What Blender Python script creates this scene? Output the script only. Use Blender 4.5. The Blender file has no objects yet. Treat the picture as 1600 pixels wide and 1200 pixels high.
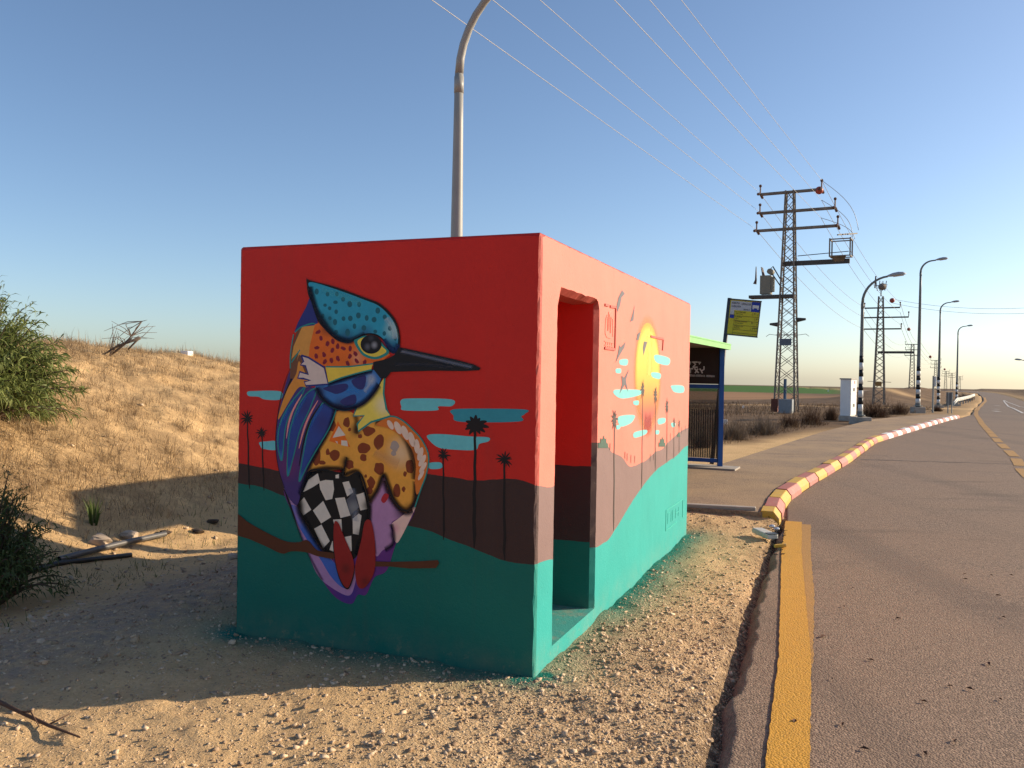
import bpy, bmesh, math, random
import numpy as np
from mathutils import Vector, Matrix

random.seed(7)
RNG = np.random.default_rng(11)
SC = bpy.context.scene
COL = SC.collection

# ------------------------------------------------------------------ camera
F_PX, PITCH, ROLL, CAM_H = 1337.26, -0.0108, 0.016, 1.564
_fw = np.array([0, math.cos(PITCH), math.sin(PITCH)])
_r = np.array([1.0, 0, 0]); _u = np.cross(_r, _fw)
_R = _r * math.cos(ROLL) + _u * math.sin(ROLL)
_U = -_r * math.sin(ROLL) + _u * math.cos(ROLL)
CAMP = np.array([0, 0, CAM_H])
cam = bpy.data.cameras.new('camera'); camo = bpy.data.objects.new('camera', cam); COL.objects.link(camo)
m = Matrix.Identity(4)
for i in range(3):
    m[i][0] = _R[i]; m[i][1] = _U[i]; m[i][2] = -_fw[i]; m[i][3] = CAMP[i]
camo.matrix_world = m
cam.sensor_width = 36; cam.lens = 36 * F_PX / 1600
cam.clip_start = 0.05; cam.clip_end = 9000
SC.camera = camo

# ------------------------------------------------------------------ sky, sun, exposure
SUN_EL, SUN_AZ = math.radians(20.0), math.atan2(0.973, 0.229)     # azimuth clockwise from +Y
SUN_DIR = Vector((math.sin(SUN_AZ) * math.cos(SUN_EL), math.cos(SUN_AZ) * math.cos(SUN_EL), math.sin(SUN_EL)))
world = bpy.data.worlds.new('World'); SC.world = world; world.use_nodes = True
wn = world.node_tree.nodes; wl = world.node_tree.links
bg = wn['Background']
sky = wn.new('ShaderNodeTexSky'); sky.sky_type = 'NISHITA'; sky.sun_disc = False
sky.sun_elevation = SUN_EL; sky.sun_rotation = SUN_AZ
sky.altitude = 0; sky.air_density = 0.8; sky.dust_density = 0.85; sky.ozone_density = 2.3
wl.new(sky.outputs[0], bg.inputs[0]); bg.inputs[1].default_value = 0.12
sun = bpy.data.lights.new('sun', 'SUN'); sun.energy = 5.0; sun.angle = math.radians(0.55); sun.color = (1.0, 0.82, 0.60)
suno = bpy.data.objects.new('sun', sun); COL.objects.link(suno)
suno.rotation_euler = (-SUN_DIR).to_track_quat('-Z', 'Y').to_euler()
SC.view_settings.view_transform = 'Standard'; SC.view_settings.look = 'None'
SC.view_settings.exposure = 0.55; SC.view_settings.gamma = 1.0
SC.view_settings.use_curve_mapping = False

# ------------------------------------------------------------------ small maths
def ss(a, b, x):
    t = np.clip((np.asarray(x, float) - a) / (b - a), 0, 1); return t * t * (3 - 2 * t)
def _hash(ix, iy, seed):
    h = (ix.astype(np.int64) * 374761393 + iy.astype(np.int64) * 668265263 + seed * 1442695041) & 0xffffffff
    h = ((h ^ (h >> 13)) * 1274126177) & 0xffffffff
    return ((h ^ (h >> 16)) & 0xffff) / 65535.0
def vnoise(x, y, seed=0):
    x = np.asarray(x, float); y = np.asarray(y, float)
    ix = np.floor(x); iy = np.floor(y); fx = x - ix; fy = y - iy
    fx = fx * fx * (3 - 2 * fx); fy = fy * fy * (3 - 2 * fy)
    a = _hash(ix, iy, seed); b = _hash(ix + 1, iy, seed); c = _hash(ix, iy + 1, seed); d = _hash(ix + 1, iy + 1, seed)
    return (a * (1 - fx) + b * fx) * (1 - fy) + (c * (1 - fx) + d * fx) * fy
def fbm(x, y, sc, oct=4, seed=0):
    s = 0.0; a = 0.5; t = 0
    for o in range(oct):
        s = s + a * vnoise(np.asarray(x) * sc, np.asarray(y) * sc, seed + o * 17); t += a; a *= 0.5; sc *= 2.03
    return s / t - 0.5

YAW = 0.3771; SY, CY = math.sin(YAW), math.cos(YAW)
AX, AY = 0.1400, 4.4390; BW, BD, BH = 1.922, 4.4350, 2.305
FR = np.array([-CY, SY, 0]); SD = np.array([SY, CY, 0])      # along the front wall (to the left), along the side wall (away)
def uv(x, y):
    rx = np.asarray(x) - AX; ry = np.asarray(y) - AY
    return -CY * rx + SY * ry, SY * rx + CY * ry
def BX(u, v, z):
    return np.array([AX, AY, 0]) + FR * u + SD * v + np.array([0, 0, z])

# ------------------------------------------------------------------ terrain heights
ZR_Y = [-50, 35, 50, 66, 86, 110, 150, 200, 230, 300, 600, 4000]
ZR_Z = [0, 0, -.18, -.45, -.84, -.95, -.8, -.6, -.8, -3.0, -9, -40]
ZF_Y = [-50, 33, 45, 75, 150, 250, 400, 600, 1200, 4000]
ZF_Z = [0, 0, -.1, -.55, -2.3, -2.6, -1.75, -4.0, -12, -45]
def road_x(y):
    return 9.2 + 0.55 * (np.asarray(y) - 15.3)
def zroad(y): return np.interp(y, ZR_Y, ZR_Z)
def zb(x, y):
    x = np.asarray(x, float); y = np.asarray(y, float)
    left = (road_x(y) - x); mfl = ss(10, 45, left)
    return zroad(y) * (1 - mfl) + np.interp(y, ZF_Y, ZF_Z) * mfl
def ray(px, py): return _fw + _R * (px - 800) / F_PX + _U * (600 - py) / F_PX
def gnd(px, py, off=0.0):
    d = ray(px, py); z = off
    for _ in range(30):
        P = CAMP + d * ((z - CAM_H) / d[2]); z = 0.5 * z + 0.5 * (float(zb(P[0], P[1])) + off)
    return CAMP + d * ((z - CAM_H) / d[2])
def at(px, py, Y):
    d = ray(px, py); return CAMP + d * (Y / d[1])

EDGE = np.array([(-1.5, -5), (-0.35, -0.6), (0.5, 2.1), (0.9, 3.42), (1.1, 4.09), (1.55, 5.37), (2.06, 6.77), (2.98, 9.18)])
KERB = np.array([(2.93, 9.22), (3.5, 10.8), (4.61, 12.91), (6.5, 16.33), (9.18, 21.48), (13.51, 28.18), (19.9, 37.9)])
_lp = [gnd(*p)[:2] for p in [(1519, 648), (1523, 640), (1530, 632), (1537, 625), (1534, 619), (1528, 614.5)]]
LEFT = np.vstack([EDGE, KERB[1:], np.array(_lp), np.array(_lp[-1])[None] + np.array([[30, 90]])])
_rp = [gnd(*p)[:2] for p in [(1640, 641), (1600, 627), (1577, 619.5), (1557, 614.5)]]
RIGHT = np.vstack([np.array([(12, -5), (16, 8), (24, 24)]), np.array(_rp), np.array(_rp[-1])[None] + np.array([[34, 90]])])
def xl(y): return np.interp(y, LEFT[:, 1], LEFT[:, 0])
def xr(y): return np.interp(y, RIGHT[:, 1], RIGHT[:, 0])
PAVB = np.array([(-0.2, 9.9), (0.55, 11.6), (2.0, 14.4), (3.5, 14.35), (8.7, 23.9), (13.5, 32.0), (19.2, 39.0)])   # back of the pavement

def terrain_z(x, y):
    x = np.asarray(x, float); y = np.asarray(y, float)
    z = zb(x, y)
    u, v = uv(x, y)
    fade = 1 - ss(10, 28, v)
    ditch = -0.30 * ss(2.5, 4.7, u) * fade
    zc = np.clip(1.976 - 0.054 * (v - 7.6), 0, 2.6) * (1 - ss(36, 46, v))
    prof = np.interp(u, [4.9, 5.3, 5.7, 6.1, 6.5, 7.5, 8.5, 9.5, 10.5, 11.3, 12.0, 12.8], [0, 0.035, 0.09, 0.16, 0.23, 0.415, 0.59, 0.74, 0.87, 0.95, 0.99, 1.0])
    hill = (zc + 0.30 * fade) * prof
    z = z + ditch + hill - np.clip(u - 12.8, 0, 60) * 0.03 * (zc > 0.02) * fade
    hm = ss(5.5, 8, u) * (1 - ss(30, 60, v))
    z = z + hm * (fbm(x, y, 0.55, 4, 3) * 0.34 + fbm(x, y, 2.6, 4, 9) * 0.20)
    # small lumps close by
    r = np.hypot(x, y); near = 1 - ss(10, 25, r)
    z = z + near * (fbm(x, y, 1.1, 3, 21) * 0.05 + fbm(x, y, 6.0, 4, 5) * 0.034 + fbm(x, y, 19.0, 3, 6) * 0.014) - 0.008 * near
    # far scrubby ground
    far = ss(18, 40, r)
    z = z + far * fbm(x, y, 0.10, 4, 31) * 0.35 * (1 - ss(90, 200, r))
    # mounds beside the road
    L = road_x(y) - x
    z = z + 1.75 * ss(4, 16, L) * (1 - ss(11, 22, L)) * ss(75, 105, y) * (1 - ss(150, 200, y)) * (1 + 0.5 * fbm(x, y, 0.06, 3, 40))
    Rr = x - xr(y)
    z = z + (2.0 + 0.6 * fbm(x, y, 0.05, 3, 41)) * ss(2, 14, Rr) * ss(50, 95, y) * (1 - ss(160, 230, y))
    # under road / pavement
    d = x - xl(y)
    on = ss(-0.18, 0.02, d) * (1 - ss(-0.1, 0.5, x - xr(y)))
    lip = np.exp(-np.clip(-d, 0, 9) / 0.16) * 0.055 * (y < 9.2) * 0.45
    z = z - lip * (d < 0)
    zroadbed = zb(x, y) - 0.10 - 0.0015 * r
    z = z * (1 - on) + zroadbed * on
    # far edge shoulder kept at road level
    sh = np.exp(-np.clip(-d, 0, 99) / 3.0) * ss(36, 44, y) * (d <= 0)
    z = z * (1 - sh) + (zb(x, y) - 0.02 - 0.0002 * r) * sh
    px_ = np.interp(y, PAVB[:, 1], PAVB[:, 0])
    onp = ss(-0.25, 0.05, x - px_) * (y > 9.6) * (y < 39.2) * (d < 0.05)
    z = np.where((y > 9.4) & (y < 39.5), z * (1 - onp) + (zb(x, y) - 0.02) * onp, z)
    z = z + 0.075 * ss(8.6, 9.5, y) * (1 - ss(9.5, 9.9, y)) * (1 - on) * ss(0.6, 1.4, x)
    # box footprint is levelled
    ins = (1 - ss(0.0, 0.35, np.maximum(np.maximum(-u, u - BW), np.maximum(-v, v - BD))))
    z = z * (1 - ins) + (-0.012 + fbm(x, y, 3.2, 4, 8) * 0.07) * ins
    return z
def tz(x, y): return float(terrain_z(np.array([x]), np.array([y]))[0])

def gterr(px, py, lift=0.0):
    """first point where the sight line through a picture point meets the terrain"""
    Y = np.concatenate([np.arange(2.5, 30, 0.02), np.arange(30, 120, 0.2)]); d = ray(px, py)
    P = CAMP[None] + d[None] * (Y / d[1])[:, None]; below = P[:, 2] <= terrain_z(P[:, 0], P[:, 1]) + lift
    i = int(np.argmax(below)) if below.any() else len(Y) - 1
    return np.array([P[i, 0], P[i, 1], tz(P[i, 0], P[i, 1])])
# ------------------------------------------------------------------ materials
def nodemat(name):
    M = bpy.data.materials.new(name); M.use_nodes = True
    nt = M.node_tree; b = nt.nodes['Principled BSDF']
    return M, nt, b
def N(nt, t, **kw):
    n = nt.nodes.new(t)
    for k, v in kw.items(): setattr(n, k, v)
    return n
def mixc(nt, fac, a, b, blend='MIX'):
    n = nt.nodes.new('ShaderNodeMix'); n.data_type = 'RGBA'; n.blend_type = blend
    for sock, val in ((n.inputs[0], fac), (n.inputs[6], a), (n.inputs[7], b)):
        if isinstance(val, bpy.types.NodeSocket): nt.links.new(val, sock)
        elif isinstance(val, (int, float)): sock.default_value = val
        else: sock.default_value = (*val[:3], 1)
    return n.outputs[2]
def noise(nt, scale, detail=4, rough=0.6, vec=None):
    n = nt.nodes.new('ShaderNodeTexNoise'); n.inputs['Scale'].default_value = scale
    n.inputs['Detail'].default_value = detail; n.inputs['Roughness'].default_value = rough
    if vec is not None: nt.links.new(vec, n.inputs['Vector'])
    return n.outputs['Fac']
def rng(nt, val, a, b, c=0.0, d=1.0, smooth=False):
    n = nt.nodes.new('ShaderNodeMapRange'); n.clamp = True
    if smooth: n.interpolation_type = 'SMOOTHSTEP'
    nt.links.new(val, n.inputs[0])
    for i, q in enumerate((a, b, c, d)): n.inputs[1 + i].default_value = q
    return n.outputs[0]
def mth(nt, op, a, b=None):
    n = nt.nodes.new('ShaderNodeMath'); n.operation = op
    for i, q in enumerate((a, b)):
        if q is None: continue
        if isinstance(q, bpy.types.NodeSocket): nt.links.new(q, n.inputs[i])
        else: n.inputs[i].default_value = q
    return n.outputs[0]
def bump(nt, b, h, strength=0.3, dist=0.01):
    n = nt.nodes.new('ShaderNodeBump'); n.inputs['Strength'].default_value = strength; n.inputs['Distance'].default_value = dist
    nt.links.new(h, n.inputs['Height']); nt.links.new(n.outputs[0], b.inputs['Normal'])
def pos(nt): return nt.nodes.new('ShaderNodeNewGeometry').outputs['Position']
_mc = {}
def mat(name, col, rough=0.7, var=0.12, scale=8.0, metal=0.0, bmp=0.15, bscale=60.0, col2=None, spec=0.35):
    if name in _mc: return _mc[name]
    M, nt, b = nodemat(name)
    tc = nt.nodes.new('ShaderNodeTexCoord').outputs['Object']
    f = noise(nt, scale, 5, 0.65, tc)
    f = rng(nt, f, 0.3, 0.7)
    c2 = col2 or tuple(min(1, c * (1 + var)) for c in col)
    c1 = tuple(c * (1 - var) for c in col)
    nt.links.new(mixc(nt, f, c1, c2), b.inputs['Base Color'])
    b.inputs['Roughness'].default_value = rough; b.inputs['Metallic'].default_value = metal
    b.inputs['Specular IOR Level'].default_value = spec
    if bmp: bump(nt, b, noise(nt, bscale, 3, 0.6, tc), bmp, 0.004)
    _mc[name] = M; return M
def spray(name, col, blobs=(), rough=0.55, grain=0.05):
    """spray paint: base colour with soft airbrushed patches (world point, radius, colour, strength)"""
    if max(col) > 0.03 and not any(q in name for q in ('pale_aqua', 'bird_grey', 'palm_grey', 'shrub', 'plate', 'feet', 'crimson', 'branch', 'red_mark')):
        gain = lambda c: tuple(min(0.85, a * g) for a, g in zip(c, (1.75, 1.5, 1.15)))
        col = gain(col); blobs = [(a, b_, gain(c), d) for a, b_, c, d in blobs]
    M, nt, b = nodemat(name)
    P = pos(nt)
    f = rng(nt, noise(nt, 40, 4, 0.6, P), 0.3, 0.7)
    c = mixc(nt, f, tuple(q * (1 - grain) for q in col), tuple(min(1, q * (1 + grain)) for q in col))
    c = mixc(nt, rng(nt, noise(nt, 7, 5, 0.65, P), 0.45, 0.75, 0, 0.28), c, tuple(q * 0.72 for q in col))
    for (ctr, rad, bc, st) in blobs:
        d = nt.nodes.new('ShaderNodeVectorMath'); d.operation = 'DISTANCE'
        nt.links.new(P, d.inputs[0]); d.inputs[1].default_value = tuple(ctr)
        k = rng(nt, d.outputs['Value'], 0, rad, st, 0, True)
        c = mixc(nt, k, c, bc)
    nt.links.new(c, b.inputs['Base Color']); b.inputs['Roughness'].default_value = rough
    b.inputs['Specular IOR Level'].default_value = 0.25
    bump(nt, b, noise(nt, 90, 4, 0.6, P), 0.12, 0.003)
    return M

# ------------------------------------------------------------------ mesh building
class MB:
    def __init__(s): s.v = []; s.f = []; s.m = []
    def add(s, vs, fs, mi=0):
        o = len(s.v); s.v += [tuple(map(float, p)) for p in vs]; s.f += [tuple(i + o for i in f) for f in fs]; s.m += [mi] * len(fs); return s
    def box(s, c, size, ax=None, mi=0):
        c = np.array(c, float); h = np.array(size, float) / 2
        A = np.eye(3) if ax is None else np.array(ax, float)
        vs = [c + A[0] * h[0] * i + A[1] * h[1] * j + A[2] * h[2] * k for i in (-1, 1) for j in (-1, 1) for k in (-1, 1)]
        return s.add(vs, [(0, 1, 3, 2), (4, 6, 7, 5), (0, 4, 5, 1), (2, 3, 7, 6), (0, 2, 6, 4), (1, 5, 7, 3)], mi)
    def bar(s, a, b, w, h=None, mi=0, upv=(0, 0, 1)):
        a = np.array(a, float); b = np.array(b, float); d = b - a; L = np.linalg.norm(d); d = d / L
        up = np.array(upv, float)
        if abs(d @ up) > 0.97: up = np.array([1.0, 0, 0])
        sx = np.cross(d, up); sx /= np.linalg.norm(sx); uu = np.cross(sx, d)
        return s.box((a + b) / 2, (L, w, h or w), (d, sx, uu), mi)
    def tube(s, pts, rad, seg=8, cap=True, mi=0):
        pts = [np.array(p, float) for p in pts]; n = len(pts)
        if not hasattr(rad, '__len__'): rad = [rad] * n
        vs = []; prev = None
        for i, p in enumerate(pts):
            d = pts[min(i + 1, n - 1)] - pts[max(i - 1, 0)]; d = d / (np.linalg.norm(d) + 1e-12)
            if prev is None:
                ref = np.array([0, 0, 1.0]) if abs(d[2]) < 0.9 else np.array([1.0, 0, 0])
                a = np.cross(d, ref)
            else: a = prev - d * (prev @ d)
            a /= np.linalg.norm(a) + 1e-12; prev = a; b = np.cross(d, a)
            for k in range(seg):
                t = 2 * math.pi * k / seg; vs.append(p + (a * math.cos(t) + b * math.sin(t)) * rad[i])
        fs = [(i * seg + k, i * seg + (k + 1) % seg, (i + 1) * seg + (k + 1) % seg, (i + 1) * seg + k) for i in range(n - 1) for k in range(seg)]
        if cap: fs += [tuple(range(seg - 1, -1, -1)), tuple((n - 1) * seg + k for k in range(seg))]
        return s.add(vs, fs, mi)
    def lathe(s, prof, c=(0, 0, 0), seg=16, mi=0):
        c = np.array(c, float)
        return s.tube([c + np.array([0, 0, z]) for r, z in prof], [max(r, 1e-4) for r, z in prof], seg, True, mi)
    def sphere(s, c, r, seg=14, rings=9, sq=(1, 1, 1), mi=0):
        c = np.array(c, float); vs = [c + np.array([0, 0, r * sq[2]])]
        for i in range(1, rings):
            t = math.pi * i / rings
            for k in range(seg):
                p = 2 * math.pi * k / seg
                vs.append(c + r * np.array([math.sin(t) * math.cos(p) * sq[0], math.sin(t) * math.sin(p) * sq[1], math.cos(t) * sq[2]]))
        vs.append(c - np.array([0, 0, r * sq[2]])); e = len(vs) - 1
        fs = [(0, 1 + k, 1 + (k + 1) % seg) for k in range(seg)]
        for i in range(rings - 2):
            a = 1 + i * seg; fs += [(a + k, a + seg + k, a + seg + (k + 1) % seg, a + (k + 1) % seg) for k in range(seg)]
        a = 1 + (rings - 2) * seg; fs += [(a + (k + 1) % seg, a + k, e) for k in range(seg)]
        return s.add(vs, fs, mi)
    def mesh(s, name, mats, smooth=False, bevel=0):
        me = bpy.data.meshes.new(name); me.from_pydata(s.v, [], s.f)
        for q in (mats if isinstance(mats, (list, tuple)) else [mats]): me.materials.append(q)
        if len(me.materials) > 1: me.polygons.foreach_set('material_index', s.m)
        if smooth: me.polygons.foreach_set('use_smooth', [True] * len(me.polygons))
        me.update(); return me
    def build(s, name, mats, parent=None, smooth=False, label=None):
        o = bpy.data.objects.new(name, s.mesh(name, mats, smooth)); COL.objects.link(o)
        if parent is not None: put(o, parent)
        if label: o['label'] = label
        return o
def put(o, parent):
    o.parent = parent
    mw = Matrix.Identity(4); p = parent
    chain = []
    while p is not None: chain.append(p); p = p.parent
    for q in reversed(chain): mw = mw @ q.matrix_parent_inverse @ Matrix.LocRotScale(q.location, q.rotation_euler, q.scale)
    o.matrix_parent_inverse = mw.inverted()
def autosmooth(o, ang=35):
    me = o.data
    me.polygons.foreach_set('use_smooth', [True] * len(me.polygons))
    bm = bmesh.new(); bm.from_mesh(me)
    for e in bm.edges:
        if len(e.link_faces) == 2 and e.calc_face_angle(0) > math.radians(ang): e.smooth = False
    bm.to_mesh(me); bm.free()
def bevelmod(o, w=0.006, seg=2):
    md = o.modifiers.new('bevel', 'BEVEL'); md.width = w; md.segments = seg; md.limit_method = 'ANGLE'; md.angle_limit = math.radians(40); return o
def tag(o, label, cat, group=None, kind=None):
    if label: o['label'] = label
    if cat: o['category'] = cat
    if group: o['group'] = group
    if kind: o['kind'] = kind
    return o
def thing(name, loc, label, cat, group=None):
    o = bpy.data.objects.new(name, None); COL.objects.link(o); o.location = tuple(map(float, loc)); o.empty_display_size = 0.2
    return tag(o, label, cat, group)
def struct(o): o['kind'] = 'structure'; return o
def nparr_mesh(name, V, Fq, mat_, smooth=False):
    me = bpy.data.meshes.new(name); k = Fq.shape[1]
    me.vertices.add(len(V)); me.vertices.foreach_set('co', V.astype(np.float32).ravel())
    me.loops.add(Fq.size); me.loops.foreach_set('vertex_index', Fq.astype(np.int32).ravel())
    me.polygons.add(len(Fq)); me.polygons.foreach_set('loop_start', np.arange(0, Fq.size, k, dtype=np.int32))
    me.polygons.foreach_set('loop_total', np.full(len(Fq), k, dtype=np.int32))
    if smooth: me.polygons.foreach_set('use_smooth', np.ones(len(Fq), bool))
    me.materials.append(mat_); me.update(calc_edges=True); me.validate()
    return me
def attr(me, name, arr):
    a = me.color_attributes.new(name, 'FLOAT_COLOR', 'POINT')
    c = np.ones((len(me.vertices), 4), np.float32); c[:, :3] = arr
    a.data.foreach_set('color', c.ravel())

# ------------------------------------------------------------------ ground sheet
def make_ground():
    rr = [0.6]
    while rr[-1] < 6000:
        r = rr[-1]
        k = 1.03 if r < 2.4 else 1.0065 if r < 11 else 1.012 if r < 45 else 1.022 if r < 300 else 1.06
        rr.append(r * k)
    rr = np.array(rr)
    a1 = np.radians(np.arange(-37, 37.01, 0.19)); a2 = np.radians(np.linspace(37.6, 322.4, 110))
    ang = np.concatenate([a1, a2]); na = len(ang); nr = len(rr)
    Rg, Ag = np.meshgrid(rr, ang, indexing='ij')
    X = Rg * np.sin(Ag); Y = Rg * np.cos(Ag); Z = terrain_z(X.ravel(), Y.ravel())
    V = np.stack([X.ravel(), Y.ravel(), Z], 1)
    i, j = np.meshgrid(np.arange(nr - 1), np.arange(na), indexing='ij'); j2 = (j + 1) % na
    Fq = np.stack([i * na + j, (i + 1) * na + j, (i + 1) * na + j2, i * na + j2], -1).reshape(-1, 4)[:, ::-1]
    # close the centre under the camera
    V = np.vstack([V, [[0, 0, -0.05]]])
    M, nt, b = nodemat('sandy_ground')
    P = pos(nt)
    def A(nm):
        n = nt.nodes.new('ShaderNodeVertexColor'); n.layer_name = nm
        s = nt.nodes.new('ShaderNodeSeparateColor'); nt.links.new(n.outputs[0], s.inputs[0]); return s.outputs
    za = A('zone'); zc = A('zone_b')
    n1 = rng(nt, noise(nt, 1.7, 6, 0.65, P), 0.3, 0.7)
    n2 = rng(nt, noise(nt, 28, 5, 0.7, P), 0.3, 0.7)
    n3 = noise(nt, 160, 3, 0.7, P)
    sand = mixc(nt, n1, (0.58, 0.385, 0.185), (0.74, 0.51, 0.26))
    sand = mixc(nt, mth(nt, 'MULTIPLY', n2, 0.45), sand, (0.50, 0.32, 0.16))
    # grit
    vo = nt.nodes.new('ShaderNodeTexVoronoi'); vo.inputs['Scale'].default_value = 70; nt.links.new(P, vo.inputs['Vector'])
    sep = nt.nodes.new('ShaderNodeSeparateColor'); nt.links.new(vo.outputs['Color'], sep.inputs[0])
    grit = mixc(nt, sep.outputs[0], (0.36, 0.235, 0.13), (0.78, 0.58, 0.36))
    sand = mixc(nt, mth(nt, 'MULTIPLY', zc[2], 0.65), sand, grit)
    # dry grass litter on the bank
    nb = rng(nt, noise(nt, 2.6, 8, 0.75, P), 0.40, 0.56)
    dry = mixc(nt, n2, (0.24, 0.155, 0.08), (0.46, 0.305, 0.155))
    c = mixc(nt, mth(nt, 'MULTIPLY', mth(nt, 'MULTIPLY', nb, zc[0]), 0.8), sand, dry)
    # grey crushed track
    c = mixc(nt, mth(nt, 'MULTIPLY', zc[1], rng(nt, noise(nt, 9, 6, 0.7, P), 0.3, 0.6)), c, mixc(nt, n2, (0.22, 0.175, 0.14), (0.40, 0.32, 0.25)))
    # far scrub, ploughed field, green field
    scr = mixc(nt, rng(nt, noise(nt, 0.35, 8, 0.75, P), 0.35, 0.65), (0.085, 0.054, 0.033), (0.20, 0.13, 0.078))
    c = mixc(nt, za[0], c, scr)
    st = nt.nodes.new('ShaderNodeMapping'); nt.links.new(P, st.inputs[0]); st.inputs['Scale'].default_value = (0.02, 0.25, 1)
    br = mixc(nt, rng(nt, noise(nt, 1.0, 5, 0.6, st.outputs[0]), 0.3, 0.7), (0.25, 0.14, 0.072), (0.33, 0.19, 0.10))
    c = mixc(nt, za[1], c, br)
    c = mixc(nt, za[2], c, mixc(nt, n1, (0.045, 0.115, 0.018), (0.06, 0.145, 0.025)))
    # overspray of turquoise paint
    sp = nt.nodes.new('ShaderNodeVertexColor'); sp.layer_name = 'paint'
    s2 = nt.nodes.new('ShaderNodeSeparateColor'); nt.links.new(sp.outputs[0], s2.inputs[0])
    k = mth(nt, 'MULTIPLY', s2.outputs[0], rng(nt, noise(nt, 45, 5, 0.75, P), 0.15, 0.45))
    c = mixc(nt, k, c, (0.012, 0.17, 0.13))
    k = mth(nt, 'MULTIPLY', s2.outputs[1], rng(nt, noise(nt, 20, 5, 0.75, P), 0.35, 0.55))
    c = mixc(nt, k, c, (0.10, 0.068, 0.048))  # shadow of the raised asphalt edge, painted into the gravel colour
    nt.links.new(c, b.inputs['Base Color'])
    b.inputs['Roughness'].default_value = 0.95; b.inputs['Specular IOR Level'].default_value = 0.1
    h = mth(nt, 'ADD', mth(nt, 'MULTIPLY', noise(nt, 35, 6, 0.72, P), 1.0), mth(nt, 'MULTIPLY', n3, 0.35))
    h = mth(nt, 'SUBTRACT', h, mth(nt, 'MULTIPLY', vo.outputs['Distance'], mth(nt, 'MULTIPLY', zc[2], 0.7)))
    bump(nt, b, h, 0.8, 0.024)
    me = nparr_mesh('ground', V, Fq, M, True)
    x, y = V[:, 0], V[:, 1]; u, v = uv(x, y); r = np.hypot(x, y)
    L = road_x(y) - x
    jx = fbm(x, y, 0.05, 4, 50) * 30
    # zones
    bk = np.interp(y, PAVB[:, 1], PAVB[:, 0])
    bank = ss(5.2, 6.8, u + fbm(x, y, 0.8, 3, 60) * 2) * (1 - ss(42, 55, v))
    fieldz = ss(17.5, 20.5, y - 0.25 * x + fbm(x, y, 0.4, 4, 61) * 3.0) * (1 - bank)
    sandy = ss(-1.6, -0.2, x - bk) * (y < 40) * (1 - ss(22, 30, y))
    shoulder = np.exp(-np.maximum(np.clip(xl(y) - x, 0, 99), np.clip(x - xr(y), 0, 99)) / 2.2) * ss(34, 42, y)
    scrub = np.clip(fieldz - sandy - 0.8 * shoulder, 0, 1)
    # pale track crossing the scrub
    tr = np.exp(-((y - (62 + 0.06 * (x - 10) + jx * 0.1)) / 1.6) ** 2) * (x < 60) * (x > -60) + 0.7 * np.exp(-((y - (98 - 0.2 * x)) / 3.0) ** 2) * (x < 20)
    tr = tr + 0.8 * np.exp(-((x - 47 - 0.1 * (y - 100)) / 2.2) ** 2) * ss(98, 104, y) * (1 - ss(116, 122, y)) * 1.0
    scrub = np.clip(scrub - 0.75 * tr, 0, 1)
    green = ss(246, 256, y + 0.14 * x - 16 + fbm(x, y, 0.02, 3, 71) * 8) * (1 - ss(120, 150, x - 0.0 * y)) * (1 - ss(-5, 5, x - 0.385 * y))
    brown = ss(88, 125, y - 0.75 * x + jx * 0.6) * (1 - ss(60, 90, x)) * (1 - bank)
    attr(me, 'zone', np.stack([scrub, brown, green], 1))
    track = ss(1.9, 2.6, u) * (1 - ss(3.1, 4.0, u + fbm(x, y, 0.7, 3, 80))) * (1 - ss(6, 10, v)) * (r < 30)
    d = xl(y) - x
    grav = np.clip(ss(-1.4, 0.6, x + 0.25 * fbm(x, y, 1.2, 3, 81) * 6) * (r < 16) * (u < 2.2) * (1 - 0.5 * ss(0.5, 3, v)), 0, 1)
    grav = np.maximum(grav, 0.6 * np.exp(-np.clip(d, 0, 9) / 0.5) * (y < 10)); grav = np.maximum(grav, 0.35 * (r < 14) * (u < 4))
    attr(me, 'zone_b', np.stack([bank * 0.95, track * 0.85, grav], 1))
    # paint overspray round the box
    wob = 1 + fbm(x, y, 1.6, 3, 90) * 1.0
    pr = np.exp(-(np.clip(-u, 0, 9) / (0.28 * wob)) ** 2) * (u < 0.1) * ss(-0.25, 0.05, v) * (1 - ss(4.4, 4.9, v)) * (0.55 + 0.45 * ss(1.0, 1.6, v))
    pf = np.exp(-(np.clip(-v, 0, 9) / (0.22 * wob)) ** 2) * (v < 0.1) * ss(-0.2, 0.05, u) * (1 - ss(1.8, 2.2, u)) * 0.9
    pl = np.exp(-(np.clip(u - BW, 0, 9) / 0.3) ** 2) * (u > BW - .1) * ss(-0.3, 0.0, v) * (1 - ss(3, 4, v)) * 0.5
    edge_shade = np.exp(-((d - 0.06 - 0.05 * fbm(x, y, 2.0, 3, 95)) / (0.09 * (1 + 2.2 * fbm(x, y, 1.3, 2, 96)))) ** 2) * (y < 9.4) * (y > 0)  # dark band painting the cast shadow along the asphalt edge
    attr(me, 'paint', np.stack([np.clip(pr + pf + pl, 0, 1), np.clip(edge_shade, 0, 1), 0 * edge_shade], 1))
    o = bpy.data.objects.new('ground', me); COL.objects.link(o); struct(o)
    return o
make_ground()

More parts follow.
